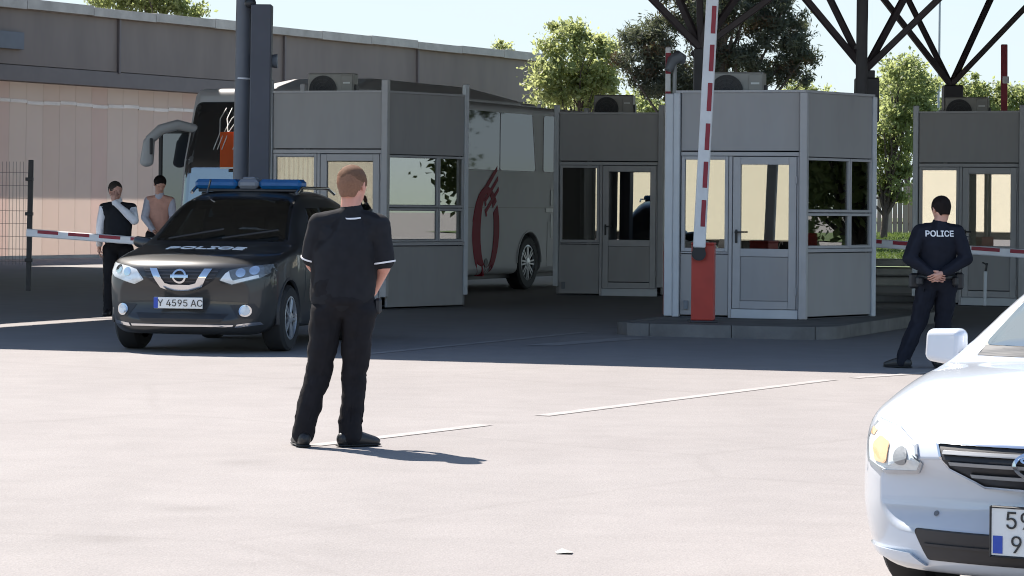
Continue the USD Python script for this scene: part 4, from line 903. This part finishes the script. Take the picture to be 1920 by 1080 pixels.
# ================================================================== PEOPLE (local: x to the right, y away from the camera, z up)
def hand(c, axis, palm_n, side, curl=.5, s=1.0):
    """chains for a palm, four curled fingers and a thumb; axis: from wrist to knuckles"""
    c, a, n = np.array(c, float), np.array(axis, float), np.array(palm_n, float); a /= np.linalg.norm(a); n = n - a * (n @ a); n /= np.linalg.norm(n); t = np.cross(a, n) * side
    ch = [[(c, .026 * s), (c + a * .05 * s + t * .012 * s, .024 * s)], [(c + a * .01 + t * -.012, .022 * s), (c + a * .05 * s - t * .022 * s, .021 * s)]]
    for k, L in enumerate((.070, .080, .074, .058)):
        b = c + a * .065 * s + t * (.031 - .021 * k) * s; q = b.copy(); pts = [(q.copy(), .0095 * s)]
        for j, fr in enumerate((.45, .32, .23)):
            ang = curl * (j + .6); dv = a * math.cos(ang) + n * math.sin(ang); q = q + dv * L * fr * s; pts.append((q.copy(), (.0090 - .0009 * j) * s))
        ch.append(pts)
    b = c + a * .015 * s + t * .03 * s; ch.append([(b, .013 * s), (b + (a * .6 + t * .5 + n * .5) * .04 * s, .0105 * s), (b + (a * .9 + t * .35 + n * .8) * .062 * s, .0085 * s)])
    return ch
def head_chain(c, f, r=(.078, .098, .118)):
    """skull, jaw, nose, ears; f = the way the face looks (unit, horizontal-ish)"""
    c, f = np.array(c, float), np.array(f, float); f /= np.linalg.norm(f); s = np.cross(f, [0, 0, 1]); s /= np.linalg.norm(s); u = np.cross(s, f)
    ch = [[(c + u * .035 - f * .012, .092), (c + u * .02 + f * .022, .082)], [(c + u * .0 + f * .02, .078), (c - u * .075 + f * .05, .046)], [(c - u * .02 - f * .03, .075), (c - u * .075 + f * .045, .045)],
          [(c + u * .01 + f * .098, .010), (c - u * .028 + f * .118, .015)], [(c - u * .058 + f * .092, .013), (c - u * .062 + f * .09, .014)]]
    for k in (-1, 1):
        e = c + s * k * .082 - f * .008; ch.append([(e + u * .022, (.012, .016, .02)), (e - u * .02, (.010, .012, .016))])
        ch.append([(c + s * k * .03 + u * .028 + f * .088, .012), (c + s * k * .045 + u * .026 + f * .08, .011)])   # brow
    return ch, s, u
def person(label, loc, J, skin, hair, top, legs, shoe, face, extras=None, sleeves='short', collar=None, hands=None, wts=1.0, hair_len=.0, scale=1.0, rot=0.0):
    th = thing('person', label, 'person', loc, rot)
    J = dict(J)
    for q in ('shL', 'shR'): J[q] = (J[q][0] * .94 + J['torso'][-1][0][0] * .06, J[q][1], J[q][2] - .03)
    g = lambda k: np.array(J[k], float)
    hc, s, u = head_chain(g('head'), face); f = np.array(face, float) / np.linalg.norm(face)
    R = J.get('R', {})
    torso = J['torso']                                              # [(p, r)...] from the pelvis up to the neck base
    skinch = list(hc) + [[(g('head') - u * .06 - f * .015, .062), (torso[-1][0], .066)]]
    for sd in 'LR':
        e, w_, sh = g('el' + sd), g('wr' + sd), g('sh' + sd)
        skinch += [[(sh, .05), (e, .043), (w_, .030)]]
        if hands and sd in hands: hx = hands[sd]; skinch += [[(w_, .029), (np.array(hx[0]), .026)]] + hand(*hx)
        skinch += [[(g('hip' + sd), .085), (g('kn' + sd), .052), (g('an' + sd), .038)]]
    skinch += [[(p, np.array(r) * .82) for p, r in torso], [(torso[-2][0], .06), (g('shL'), .045)], [(torso[-2][0], .06), (g('shR'), .045)], [(torso[0][0], .09), (g('hipL'), .08)], [(torso[0][0], .09), (g('hipR'), .08)]]
    obj('body', blob(skinch, .02, 5), skin, th, smooth=True)
    # hair cap
    c = g('head'); hr = blob([[(c + u * .040 - f * .016, .0965), (c + u * .026 + f * .012, .0875)], [(c + u * .02 - f * .026, .0905), (c - u * .045 - f * .050, .058)]], .014, 3, .006, 3, (40, 40, 40))
    q_ = hr.triangles_center - c; keep = (q_ @ f < .058 + .55 * (q_ @ u)) & ~((abs(q_ @ s) > .062) & (q_ @ u < .0) & (q_ @ f > -.03)) & (q_ @ u > -.075) ; hr.update_faces(keep); hr.remove_unreferenced_vertices()
    low = ((hr.triangles_center - c) @ u + .35 * ((hr.triangles_center - c) @ f)) < .022 + .012 * np.sin(60 * (hr.triangles_center @ s))
    h1, h2 = hr.copy(), hr.copy(); h1.update_faces(~low); h2.update_faces(low); h1.remove_unreferenced_vertices(); h2.remove_unreferenced_vertices()
    obj('hair', h1, hair, th, smooth=True); obj('cropped_hair', h2, M['hair_crop'] if hair is M['hair_fair'] else hair, th, smooth=True)
    for k in (-1, 1):
        e = c + s * k * .034 + u * .012 + f * .088; obj('eye', tri(ell(e, (.008, .008, .006), 12)), M['shoe'], th, smooth=True)
    obj('mouth', tri(ell(c - u * .055 + f * .098, (.02, .012, .005), 12)), M['skin_red'], th, smooth=True)
    # garment on the upper body
    t = [(p, r) for p, r in torso]
    nb = t[-1][0] + [0, 0, -.035]; ch = [t, [(nb, .058), (g('shL'), .066 * wts)], [(nb, .058), (g('shR'), .066 * wts)], [(t[2][0] + (g('shL') - t[2][0]) * .45, .10), (g('shL'), .062 * wts)], [(t[2][0] + (g('shR') - t[2][0]) * .45, .10), (g('shR'), .062 * wts)]]
    arms = []
    for sd in 'LR':
        sh, e, w_ = g('sh' + sd), g('el' + sd), g('wr' + sd)
        if sleeves == 'short': arms += [[(sh, .069 * wts), (sh + (e - sh) * .82, .066 * wts)]]
        else: arms += [[(sh, .066 * wts), (e, .060 * wts), (w_, .043 * wts)]]
    if sleeves == 'vest':
        obj('vest', blob(ch, .03, 8, .022, 5), top[0], th, smooth=True)
        obj('shirt', blob([[(a_[0][0], a_[0][1] * .95)] + a_[1:] for a_ in arms] + [[(t[-1][0] + [0, 0, -.02], .072), (t[-1][0] + [0, 0, .025], .068)]], .022, 6, .02, 6), top[1], th, smooth=True)
    else:
        obj('shirt' if sleeves == 'short' else 'jacket', blob(ch + arms, .026, 7, .022, 5, (8, 8, 6)), top[0], th, smooth=True)
        if sleeves == 'short':
            for sd in 'LR':
                sh, e = g('sh' + sd), g('el' + sd); q = sh + (e - sh) * .86
                obj('sleeve_trim', tube(q + (e - sh) * .01, q + (e - sh) * .05, .0695 * wts, .068 * wts, 20), M['cloth_white'], th, smooth=40)
    if collar:
        nk = t[-1][0]; obj('collar', blob([[(nk + [0, 0, -.035], .082), (nk + [.004, .004, -.004], .075)]], .02, 3), collar[0], th, smooth=True)
        if len(collar) > 1: obj('collar_trim', tube(nk + [.002, -.002, -.036], nk + [.002, -.004, -.028], .0935, .0895, 28), collar[1], th, smooth=40)
    # trousers
    lg = []
    for sd in 'LR':
        h, k, a = g('hip' + sd), g('kn' + sd), g('an' + sd); cf = np.array([0, 0, -.02])
        lg += [[(torso[0][0] + [0, 0, -.01], np.array(torso[0][1]) * .9), (h, .108)], [(h, .112), (k, .083)], [(k, .080), (a + (k - a) * .12 + cf * 0, .074)], [(a + (k - a) * .12, .074), (a + [0, 0, -.02], .070)]]
    lg += [[(torso[0][0] + [0, 0, .10], np.array(torso[0][1]) * .95), (torso[0][0], np.array(torso[0][1]) * .99)]]
    obj('trousers', blob(lg, .024, 6, .034, 9, (9, 9, 13)), legs, th, smooth=True)
    for sd in 'LR':
        a = g('an' + sd); tdir = np.array(J['toe' + sd], float); tdir /= np.linalg.norm(tdir); b = np.array([a[0], a[1], a[2] - .075]); b[2] = max(b[2], .0)
        z0 = J.get('z' + sd, 0.0)
        ft = blob([[(np.array([a[0], a[1], z0 + .05]) - tdir * .055, (.042, .042, .05)), (np.array([a[0], a[1], z0 + .05]) + tdir * .06, (.046, .046, .05)), (np.array([a[0], a[1], z0 + .032]) + tdir * .165, (.046, .046, .032))], [(np.array([a[0], a[1], z0 + .06]), .045), (a + [0, 0, .03], .05)]], .02, 3)
        ft.vertices[:, 2] = np.maximum(ft.vertices[:, 2], z0 + .002); sh_ = obj('shoe', ft, shoe, th, smooth=30)
        sole = blob([[(np.array([a[0], a[1], z0 + .012]) - tdir * .06, (.044, .044, .011)), (np.array([a[0], a[1], z0 + .012]) + tdir * .17, (.048, .048, .011))]], .03, 1)
        obj('sole', sole, M['rubber'], sh_)
    if extras: extras(th)
    return th

# man in black polo, from behind
base = G(622, 838); base[2] = 0
J = dict(head=(.118, .02, 1.665), shL=(-.105, 0, 1.45), shR=(.295, 0, 1.445), elL=(-.142, .06, 1.17), wrL=(-.03, .26, 1.0), elR=(.325, .00, 1.15), wrR=(.235, .24, .975),
         hipL=(-.035, 0, .86), hipR=(.165, 0, .86), knL=(-.088, .02, .47), knR=(.140, .03, .47), anL=(-.185, -.01, .10), anR=(.118, .02, .095), toeL=(-.25, .9, 0), toeR=(.85, .5, 0),
         torso=[(np.array([.058, .01, .95]), (.205, .15, .12)), (np.array([.065, .03, 1.10]), (.215, .17, .12)), (np.array([.078, .01, 1.26]), (.215, .145, .12)), (np.array([.095, 0, 1.375]), (.16, .115, .085)), (np.array([.108, .0, 1.51]), (.068, .068, .05))])
def polo_extras(th):
    obj('polo_hem', tube([.068, .01, .875], [.068, .01, .885], .01), M['cloth_black'], th)
    obj('belt_pouch', cbox(.05, .07, .10, .015, (.285, .02, .90)), M['black'], th)
person('heavyset man in black polo and black trousers standing with his back to us', base, J, M['skin_red'], M['hair_fair'], [M['cloth_black']], M['cloth_trouser'], M['shoe'], (.45, .89, -.05),
       polo_extras, 'short', (M['cloth_black'], M['cloth_white']), dict(L=((.0, .31, .96), (.7, .6, -.2), (0, .2, 1), 1), R=((.17, .30, .95), (-.7, .6, -.1), (0, .2, 1), -1)), 1.12)

# police officer, hands behind his back
base = G(1737, 690); base[2] = 0
def officer_extras(th):
    bd = trimesh.Trimesh(np.array(UsdGeom.Mesh(stage.GetPrimAtPath(th + '/jacket')).GetPointsAttr().Get()), np.array(UsdGeom.Mesh(stage.GetPrimAtPath(th + '/jacket')).GetFaceVertexIndicesAttr().Get()).reshape(-1, 3), process=False)
    tx = meshkit.text_mesh('POLICE', .055, .01, bold=True); tx.apply_translation([-tx.bounds[:, 0].mean() + .105, 1.312 - tx.bounds[:, 1].mean(), 0]); 
    obj('back_lettering', drape(bd, tx, 1, 1, out=.006, inn=.004, edge=.04), M['white_print'], th)
    obj('belt', blob([[(np.array([.09, 0, .875]), (.205, .15, .025)), (np.array([.09, 0, .90]), (.205, .15, .025))]], .03, 2), M['black'], th, smooth=True)
    for x, y, w, h in ((-.13, -.02, .10, .15), (.31, .0, .09, .17), (-.09, -.12, .07, .09), (.26, -.1, .06, .10)): obj('belt_pouch', cbox(w, .07, h, .02, (x, y, .85)), M['black'], th)
    obj('radio_aerial', path_tube([[.30, .1, 1.27], [.36, .1, 1.285], [.43, .1, 1.28]], [.012, .008, .004], 8), M['black'], th)
J = dict(head=(.135, .04, 1.545), shL=(-.085, 0, 1.36), shR=(.295, 0, 1.355), elL=(-.185, -.08, 1.07), wrL=(.0, -.19, .93), elR=(.365, -.08, 1.07), wrR=(.14, -.19, .935),
         hipL=(.0, 0, .80), hipR=(.19, 0, .80), knL=(-.075, .03, .45), knR=(.165, .05, .43), anL=(-.235, -.04, .10), anR=(.125, .02, .09), toeL=(-.75, .55, 0), toeR=(.2, .95, 0),
         torso=[(np.array([.09, .0, .87]), (.185, .135, .11)), (np.array([.09, .01, 1.02]), (.185, .13, .12)), (np.array([.10, .0, 1.19]), (.195, .13, .12)), (np.array([.105, 0, 1.31]), (.15, .105, .08)), (np.array([.115, .01, 1.41]), (.07, .07, .05))])
person('police officer in navy uniform with hands clasped behind his back', base, J, M['skin'], M['hair_dark'], [M['cloth_navy']], M['cloth_navy'], M['shoe'], (-.35, .9, -.28),
       officer_extras, 'long', (M['cloth_navy'],), dict(L=((.025, -.20, .915), (.8, -.1, -.35), (0, -1, .2), 1, .45), R=((.10, -.215, .925), (-.75, -.25, -.45), (0, 1, .2), -1, .5)), 1.15)

# coach driver in vest, hand at his mouth
base = W(220, 600, 138); base[2] = 0; sc = 1.04
J = dict(head=(-.04, 0, 1.70), shL=(-.21, 0, 1.50), shR=(.20, 0, 1.50), elL=(-.245, .02, 1.20), wrL=(-.25, -.02, .97), elR=(.235, -.12, 1.30), wrR=(-.02, -.20, 1.545),
         hipL=(-.10, 0, .90), hipR=(.10, 0, .90), knL=(-.11, -.02, .48), knR=(.11, -.02, .48), anL=(-.12, 0, .09), anR=(.12, 0, .09), toeL=(-.1, -1, 0), toeR=(.2, -1, 0),
         torso=[(np.array([0, 0, .97]), (.175, .13, .10)), (np.array([0, -.02, 1.12]), (.19, .16, .12)), (np.array([0, 0, 1.30]), (.195, .13, .12)), (np.array([-.01, 0, 1.43]), (.145, .105, .08)), (np.array([-.02, 0, 1.545]), (.066, .066, .05))])
person('coach driver in black vest and white shirt with a hand at his mouth', base, J, M['skin'], M['hair_grey'], [M['cloth_black'], M['cloth_white']], M['cloth_trouser'], M['shoe'], (.55, -.83, -.05),
       None, 'vest', (M['cloth_white'],), dict(L=((-.25, -.03, .92), (0, -.1, -1), (1, 0, 0), 1), R=((-.035, -.205, 1.585), (-.1, .2, 1), (0, 1, 0), -1, .6)), 1.0)

# passenger stooping at the coach door
base = W(297, 560, 125); base[2] = 0.20
obj('step', bx(base[0] - .5, base[0] + .5, base[1] - .4, base[1] + .5, 0, .198, .02), M['concrete'], label='low dark step beside the coach front door', cat='step')
J = dict(head=(.02, -.10, 1.62), shL=(-.17, -.03, 1.40), shR=(.19, -.03, 1.40), elL=(-.20, -.12, 1.12), wrL=(-.06, -.26, .94), elR=(.22, -.1, 1.12), wrR=(.14, -.28, .90),
         hipL=(-.10, 0, .84), hipR=(.10, 0, .84), knL=(-.11, -.02, .46), knR=(.11, -.02, .46), anL=(-.12, 0, .09), anR=(.12, 0, .09), toeL=(-.1, -1, 0), toeR=(.2, -1, 0),
         torso=[(np.array([0, 0, .90]), (.165, .12, .10)), (np.array([0, -.01, 1.05]), (.165, .13, .12)), (np.array([0, -.02, 1.22]), (.18, .12, .12)), (np.array([0, -.03, 1.34]), (.14, .095, .075)), (np.array([.01, -.06, 1.45]), (.064, .064, .05))])
person('passenger in pink shirt with grey sleeves stooping by the coach door', base, J, M['skin'], M['hair_dark'], [M['cloth_pink'], M['cloth_lilac']], M['cloth_trouser'], M['shoe'], (.3, -.8, -.5),
       None, 'vest', None, dict(L=((-.03, -.29, .91), (.5, -.5, -.4), (0, 0, 1), 1), R=((.12, -.31, .87), (-.4, -.5, -.4), (0, 0, 1), -1)), 1.0)

# clerk inside the left booth
mid = b1[1] + (b1[2] - b1[1]) * .53 + D_ * .45; base = np.array([mid[0], mid[1], .10])
J = dict(head=(0, -.02, 1.62), shL=(-.20, 0, 1.41), shR=(.20, 0, 1.41), elL=(-.25, -.03, 1.13), wrL=(-.20, -.22, 1.0), elR=(.25, -.03, 1.13), wrR=(.20, -.22, 1.0),
         hipL=(-.10, 0, .86), hipR=(.10, 0, .86), knL=(-.11, 0, .46), knR=(.11, 0, .46), anL=(-.12, 0, .09), anR=(.12, 0, .09), toeL=(-.1, -1, 0), toeR=(.2, -1, 0),
         torso=[(np.array([0, 0, .93]), (.165, .12, .10)), (np.array([0, 0, 1.07]), (.165, .13, .12)), (np.array([0, 0, 1.24]), (.18, .12, .12)), (np.array([0, 0, 1.35]), (.14, .095, .075)), (np.array([0, 0, 1.46]), (.064, .064, .05))])
person('clerk in white shirt standing behind the door glass of the left booth', base, J, M['skin'], M['hair_dark'], [M['cloth_white']], M['cloth_trouser'], M['shoe'], (-.3, -.95, 0),
       None, 'long', None, dict(L=((-.19, -.27, .97), (.1, -.9, -.2), (0, 0, -1), 1), R=((.19, -.27, .97), (-.1, -.9, -.2), (0, 0, -1), -1)), 1.0)

# ================================================================== TREES
rng = np.random.default_rng(11)
def leaves(pts, size, flat=.35, asp=.55):
    n = len(pts); nrm = rng.normal(size=(n, 3)); nrm[:, 2] += flat; nrm /= np.linalg.norm(nrm, axis=1)[:, None]
    a = np.cross(nrm, rng.normal(size=(n, 3))); a /= np.linalg.norm(a, axis=1)[:, None]; b = np.cross(nrm, a); s = size * rng.uniform(.45, 1.5, n)[:, None]
    v = np.stack([pts - a * s, pts + b * s * asp - nrm * s * .15, pts + a * s, pts - b * s * asp - nrm * s * .15], 1).reshape(-1, 3); i = np.arange(n)[:, None] * 4
    return trimesh.Trimesh(v, np.vstack([i + [0, 1, 2], i + [0, 2, 3]]), process=False)
def tree(label, px, ppm, zb, ztop, blobs, n_cl, per, cl_r, leaf, m_leaf, trunk_r, lean=0.0, name='leafy_tree', kind2=None, flat=.35, asp=.55, extra=None):
    """blobs: crown lobes (px, py, radius x px, radius y px)"""
    b = W(px, 500, ppm); b[2] = zb
    th = thing(name, label, 'tree', b, world=True)
    area = np.array([r[2] * r[3] for r in blobs], float); cl = []
    for k, r in enumerate(blobs):
        c = W(r[0], r[1], ppm); m = int(.62 * n_cl * area[k] / area.sum()) + 3
        d = rng.normal(size=(m, 3)); d /= np.linalg.norm(d, axis=1)[:, None]; d *= rng.uniform(.25, 1.18, (m, 1)) ** .7
        d[rng.random(m) < .10] *= 1.35
        cl.append(c + d * [r[2] / ppm, (r[2] + r[3]) / 2 / ppm, r[3] / ppm])
    cl = np.vstack(cl)
    per = per if name == 'pine_tree' else int(per * .8); leaf = leaf if name == 'pine_tree' else leaf * .95
    rad = cl_r * rng.uniform(.45, 1.25, len(cl)); idx = np.repeat(np.arange(len(cl)), per)
    off = rng.normal(size=(len(idx), 3)) * .5; off[:, 2] *= .8
    pts = cl[idx] + off * rad[idx][:, None]
    obj('crown', leaves(pts, leaf, flat, asp), m_leaf, th)
    if extra is not None:
        k = rng.choice(len(cl), max(1, len(cl) // 10), replace=False); ii = np.repeat(k, per)
        sel = pts[np.isin(idx, k)]; obj('brown_tufts', leaves(sel + rng.normal(size=sel.shape) * .08, leaf, flat, asp), extra, th)
    top = np.array([b[0] + lean, b[1], ztop]); tr = [np.array([b[0], b[1], zb - .2]) + (top - b) * f + rng.normal(size=3) * [.06, .06, 0] * (ztop - zb) * .12 * f for f in np.linspace(0, 1, 7)]
    obj('trunk', path_tube(tr, np.linspace(trunk_r, trunk_r * .2, 7), 9), M['bark'], th, smooth=40)
    lim = []
    for k in rng.choice(len(cl), min(26, len(cl)), replace=False):
        f = np.clip((cl[k][2] - zb) / (ztop - zb) - .25, .22, .9); i = int(f * 6); s = tr[i]
        mdp = (s + cl[k]) / 2 + rng.normal(size=3) * .15 + [0, 0, .1]; lim.append(path_tube([s, mdp, cl[k]], [trunk_r * (1 - f) * .5 + .02, trunk_r * .22 * (1 - f) + .015, .01], 6))
    obj('limb', cat_(lim), M['bark'], th, smooth=40)
    return th
PINE = 1.0
tree('tall dark pine with long branches behind the fan of struts', 1345, 62, 0, 10.5,
     [(1215, 62, 52, 30), (1200, 112, 48, 30), (1240, 160, 60, 30), (1290, 40, 60, 40), (1390, 30, 70, 45), (1470, 60, 52, 45), (1495, 110, 36, 42), (1440, 130, 60, 28), (1380, 105, 50, 28), (1330, -20, 90, 50), (1310, 140, 50, 32), (1450, 20, 50, 40), (1240, 110, 40, 34), (1280, 190, 60, 30), (1440, -20, 50, 30)],
     620, 110, .30, .085, M['needle'], .30, name='pine_tree', flat=.1, asp=.22, extra=M['needle_brown'])
tree('light green broadleaf tree left of the pine', 1085, 56, 0, 6.0,
     [(1080, 110, 62, 55), (1035, 130, 48, 45), (1115, 150, 55, 50), (1070, 65, 38, 22), (1060, 175, 70, 40), (1130, 105, 36, 35)], 190, 100, .38, .085, M['leaf_light'], .16)
tree('small pale sapling top just above the shed roof', 945, 52, 0, 6.9, [(945, 92, 16, 16), (940, 110, 20, 16)], 22, 50, .25, .07, M['leaf_light'], .07)
tree('green tree showing over the shed roof at the top left', 285, 50, 0, 8.4, [(250, 5, 60, 30), (320, 12, 48, 26), (210, -10, 50, 30), (290, -30, 80, 40), (355, 20, 28, 18)], 170, 90, .42, .09, M['leaf_mid'], .2)
tree('light green tree with forked trunk between the near middle and right booths', 1655, 56, .5, 6.4,
     [(1700, 160, 55, 50), (1660, 220, 50, 55), (1690, 260, 50, 50), (1720, 200, 45, 55), (1650, 300, 46, 45), (1690, 335, 36, 40), (1690, 120, 30, 18), (1630, 360, 25, 30)], 260, 85, .34, .075, M['leaf_mid'], .13, lean=.5)
tree('pale yellow green tree crown above the forked tree', 1700, 50, .5, 6.9, [(1695, 150, 45, 42), (1725, 185, 38, 50), (1665, 190, 40, 45)], 110, 80, .36, .08, M['leaf_light'], .12)
tree('bushy green tree behind the right booth, beside the mast', 1840, 48, .5, 5.6, [(1800, 180, 40, 32), (1850, 185, 45, 28), (1900, 195, 40, 28), (1945, 195, 40, 30), (1880, 215, 70, 25), (1790, 155, 18, 12)], 170, 80, .38, .085, M['leaf_mid'], .14)
tree('pale hazy tree right of the pine, low over the booth roof', 1505, 40, 0, 6.6, [(1500, 165, 26, 20), (1525, 180, 24, 14), (1480, 178, 20, 16)], 40, 70, .4, .09, M['leaf_light'], .12)
tree('dark green bush low behind the far middle booth', 1200, 50, 0, 4.6, [(1120, 195, 50, 24), (1200, 200, 40, 24), (1050, 195, 40, 20)], 90, 80, .36, .085, M['leaf_mid'], .12)

for px, ppm, lab in ((2750, 110, 'dense green tree added out of view at far right to darken booth glass'), (3450, 125, 'broad green tree added out of view to the right, darkening booth glass'), (2450, 84, 'green tree added out of view beyond the right lanes to darken booth glass')):
    tree(lab, px, ppm, 0, 6.5, [(px, 60, 2.6 * ppm, 2.2 * ppm), (px - 1.6 * ppm, 160, 1.8 * ppm, 1.8 * ppm), (px + 1.6 * ppm, 150, 1.9 * ppm, 1.8 * ppm), (px, 280, 2.2 * ppm, 1.2 * ppm)], 420, 120, .6, .10, M['leaf_mid'], .2)  # unseen trees put in to keep low sky out of the side panes
sc_ = G(1058, 1038); obj('paper_scrap', (np.array([sc_ + [-.035, -.03, .004], sc_ + [.03, -.04, .010], sc_ + [.04, .03, .005], sc_ + [-.01, .05, .018], sc_ + [-.04, .02, .006], sc_ + [0, 0, .014]]), np.array([[0, 1, 5], [1, 2, 5], [2, 3, 5], [3, 4, 5], [4, 0, 5]])), M['concrete_light'], label='small scrap of litter on the sunlit asphalt', cat='litter')
# plank fence, steps, lawn grass, mast
y0 = 108.0; x0, x1 = 11.5, 22.0
th = thing('plank_fence', 'brown vertical plank fence beyond the lawn and forked tree', 'fence', (x0, y0, .6), world=True)
x = x0; k = 0
while x < x1:
    w = .17 + .02 * (k % 3); h = 2.35 + .04 * ((k * 5) % 4)
    obj('plank', bx(x, x + w - .025, y0 + .01 * (k % 2), y0 + .03 + .01 * (k % 2), .6, h), M['plank'][(k * 5) % 3], th); x += w; k += 1
for z in (1.0, 1.9): obj('rail', bx(x0, x1, y0 + .045, y0 + .09, z, z + .08), M['plank'][2], th)
s0 = G(1633, 566); 
th = thing('concrete_steps', 'pale concrete steps between the near middle and right booths', 'steps', (s0[0] + .6, s0[1], 0), world=True)
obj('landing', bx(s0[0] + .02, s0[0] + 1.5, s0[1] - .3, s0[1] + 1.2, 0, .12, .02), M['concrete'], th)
ppm = FPX / 60.0
for k, (ya, yb) in enumerate(((529, 520), (512, 503), (496, 486))):
    y = 60.0 + k * .55; z1 = W(1660, yb, FPX / y)[2]
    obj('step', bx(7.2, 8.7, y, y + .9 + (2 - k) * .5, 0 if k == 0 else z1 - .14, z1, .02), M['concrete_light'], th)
obj('side_wall', bx(6.98, 7.19, 59.9, 62.2, 0, .62, .02), M['booth_dark'], th)
gp = rng.uniform([7, 76], [22, 106], (26000, 2)); gz = lawn_z(gp[:, 0], gp[:, 1])
pts = np.stack([gp[:, 0], gp[:, 1], gz + .09], 1); bl = leaves(pts, .10, 0.0, .12)
obj('grass', bl, M['blade'], kind='stuff', label='short sunlit grass on the lawn beyond the booths', cat='grass')
p = W(1757, 300, 52); th = thing('lamp_mast', 'thin tall grey mast rising between the two strut columns', 'mast', (p[0], p[1], 0), world=True)
q = W(1760, -60, 52)
obj('shaft', tube([p[0], p[1], 0], [p[0] + .06, p[1], q[2]], .055, .035, 12), M['mast'], th, smooth=30)
obj('foot', tube([p[0], p[1], 0], [p[0], p[1], .5], .09, .07, 12), M['mast'], th, smooth=30)

# ================================================================== behind the camera, mirrored in the booth glass; second trailer and dark block are added
lx0, lx1, ly = -19.0, -5.6, 10.0
th = thing('lorry_trailer', 'cream tarpaulin lorry trailer reflected in the booth door glass', 'lorry', ((lx0 + lx1) / 2, ly - 1.2, 0), world=True)
obj('tarpaulin', bx(lx0, lx1, ly - 2.5, ly, .75, 4.0, .03), M['tarp'], th)
ph = [(lx0 + 6.2, 4.0 - .4), (lx0 + 7.0, 2.9), (lx0 + 7.4, 2.0)]
obj('chassis', bx(lx0 + .3, lx1 - .3, ly - 2.2, ly - .3, .5, .74), M['black'], th)
for x in (lx0 + 1.5, lx0 + 2.9, lx0 + 4.3): wheel(th, [x, ly - .4, .5], .48, .3, 1)
dup(th, 'lorry_trailer', ((lx0 + lx1) / 2 - 22.9, ly - 2.4, 0), 0, 'second cream lorry trailer added further left to brighten the right booth glass', 'lorry')  # unseen copy put in so the right booth glass mirrors cream
th = thing('added_dark_block', 'long dark block added behind the camera to darken the booth glass reflections', 'added_block', (0, -60, 0), world=True)  # unseen, put in to block bright sky from the booth glass
obj('wall', bx(-120, 60, -72, -60, 0, 11, .05), M['dark_block'], th)
obj('roof', bx(-121, 61, -73, -59, 11, 11.4, .05), M['roof'], th)
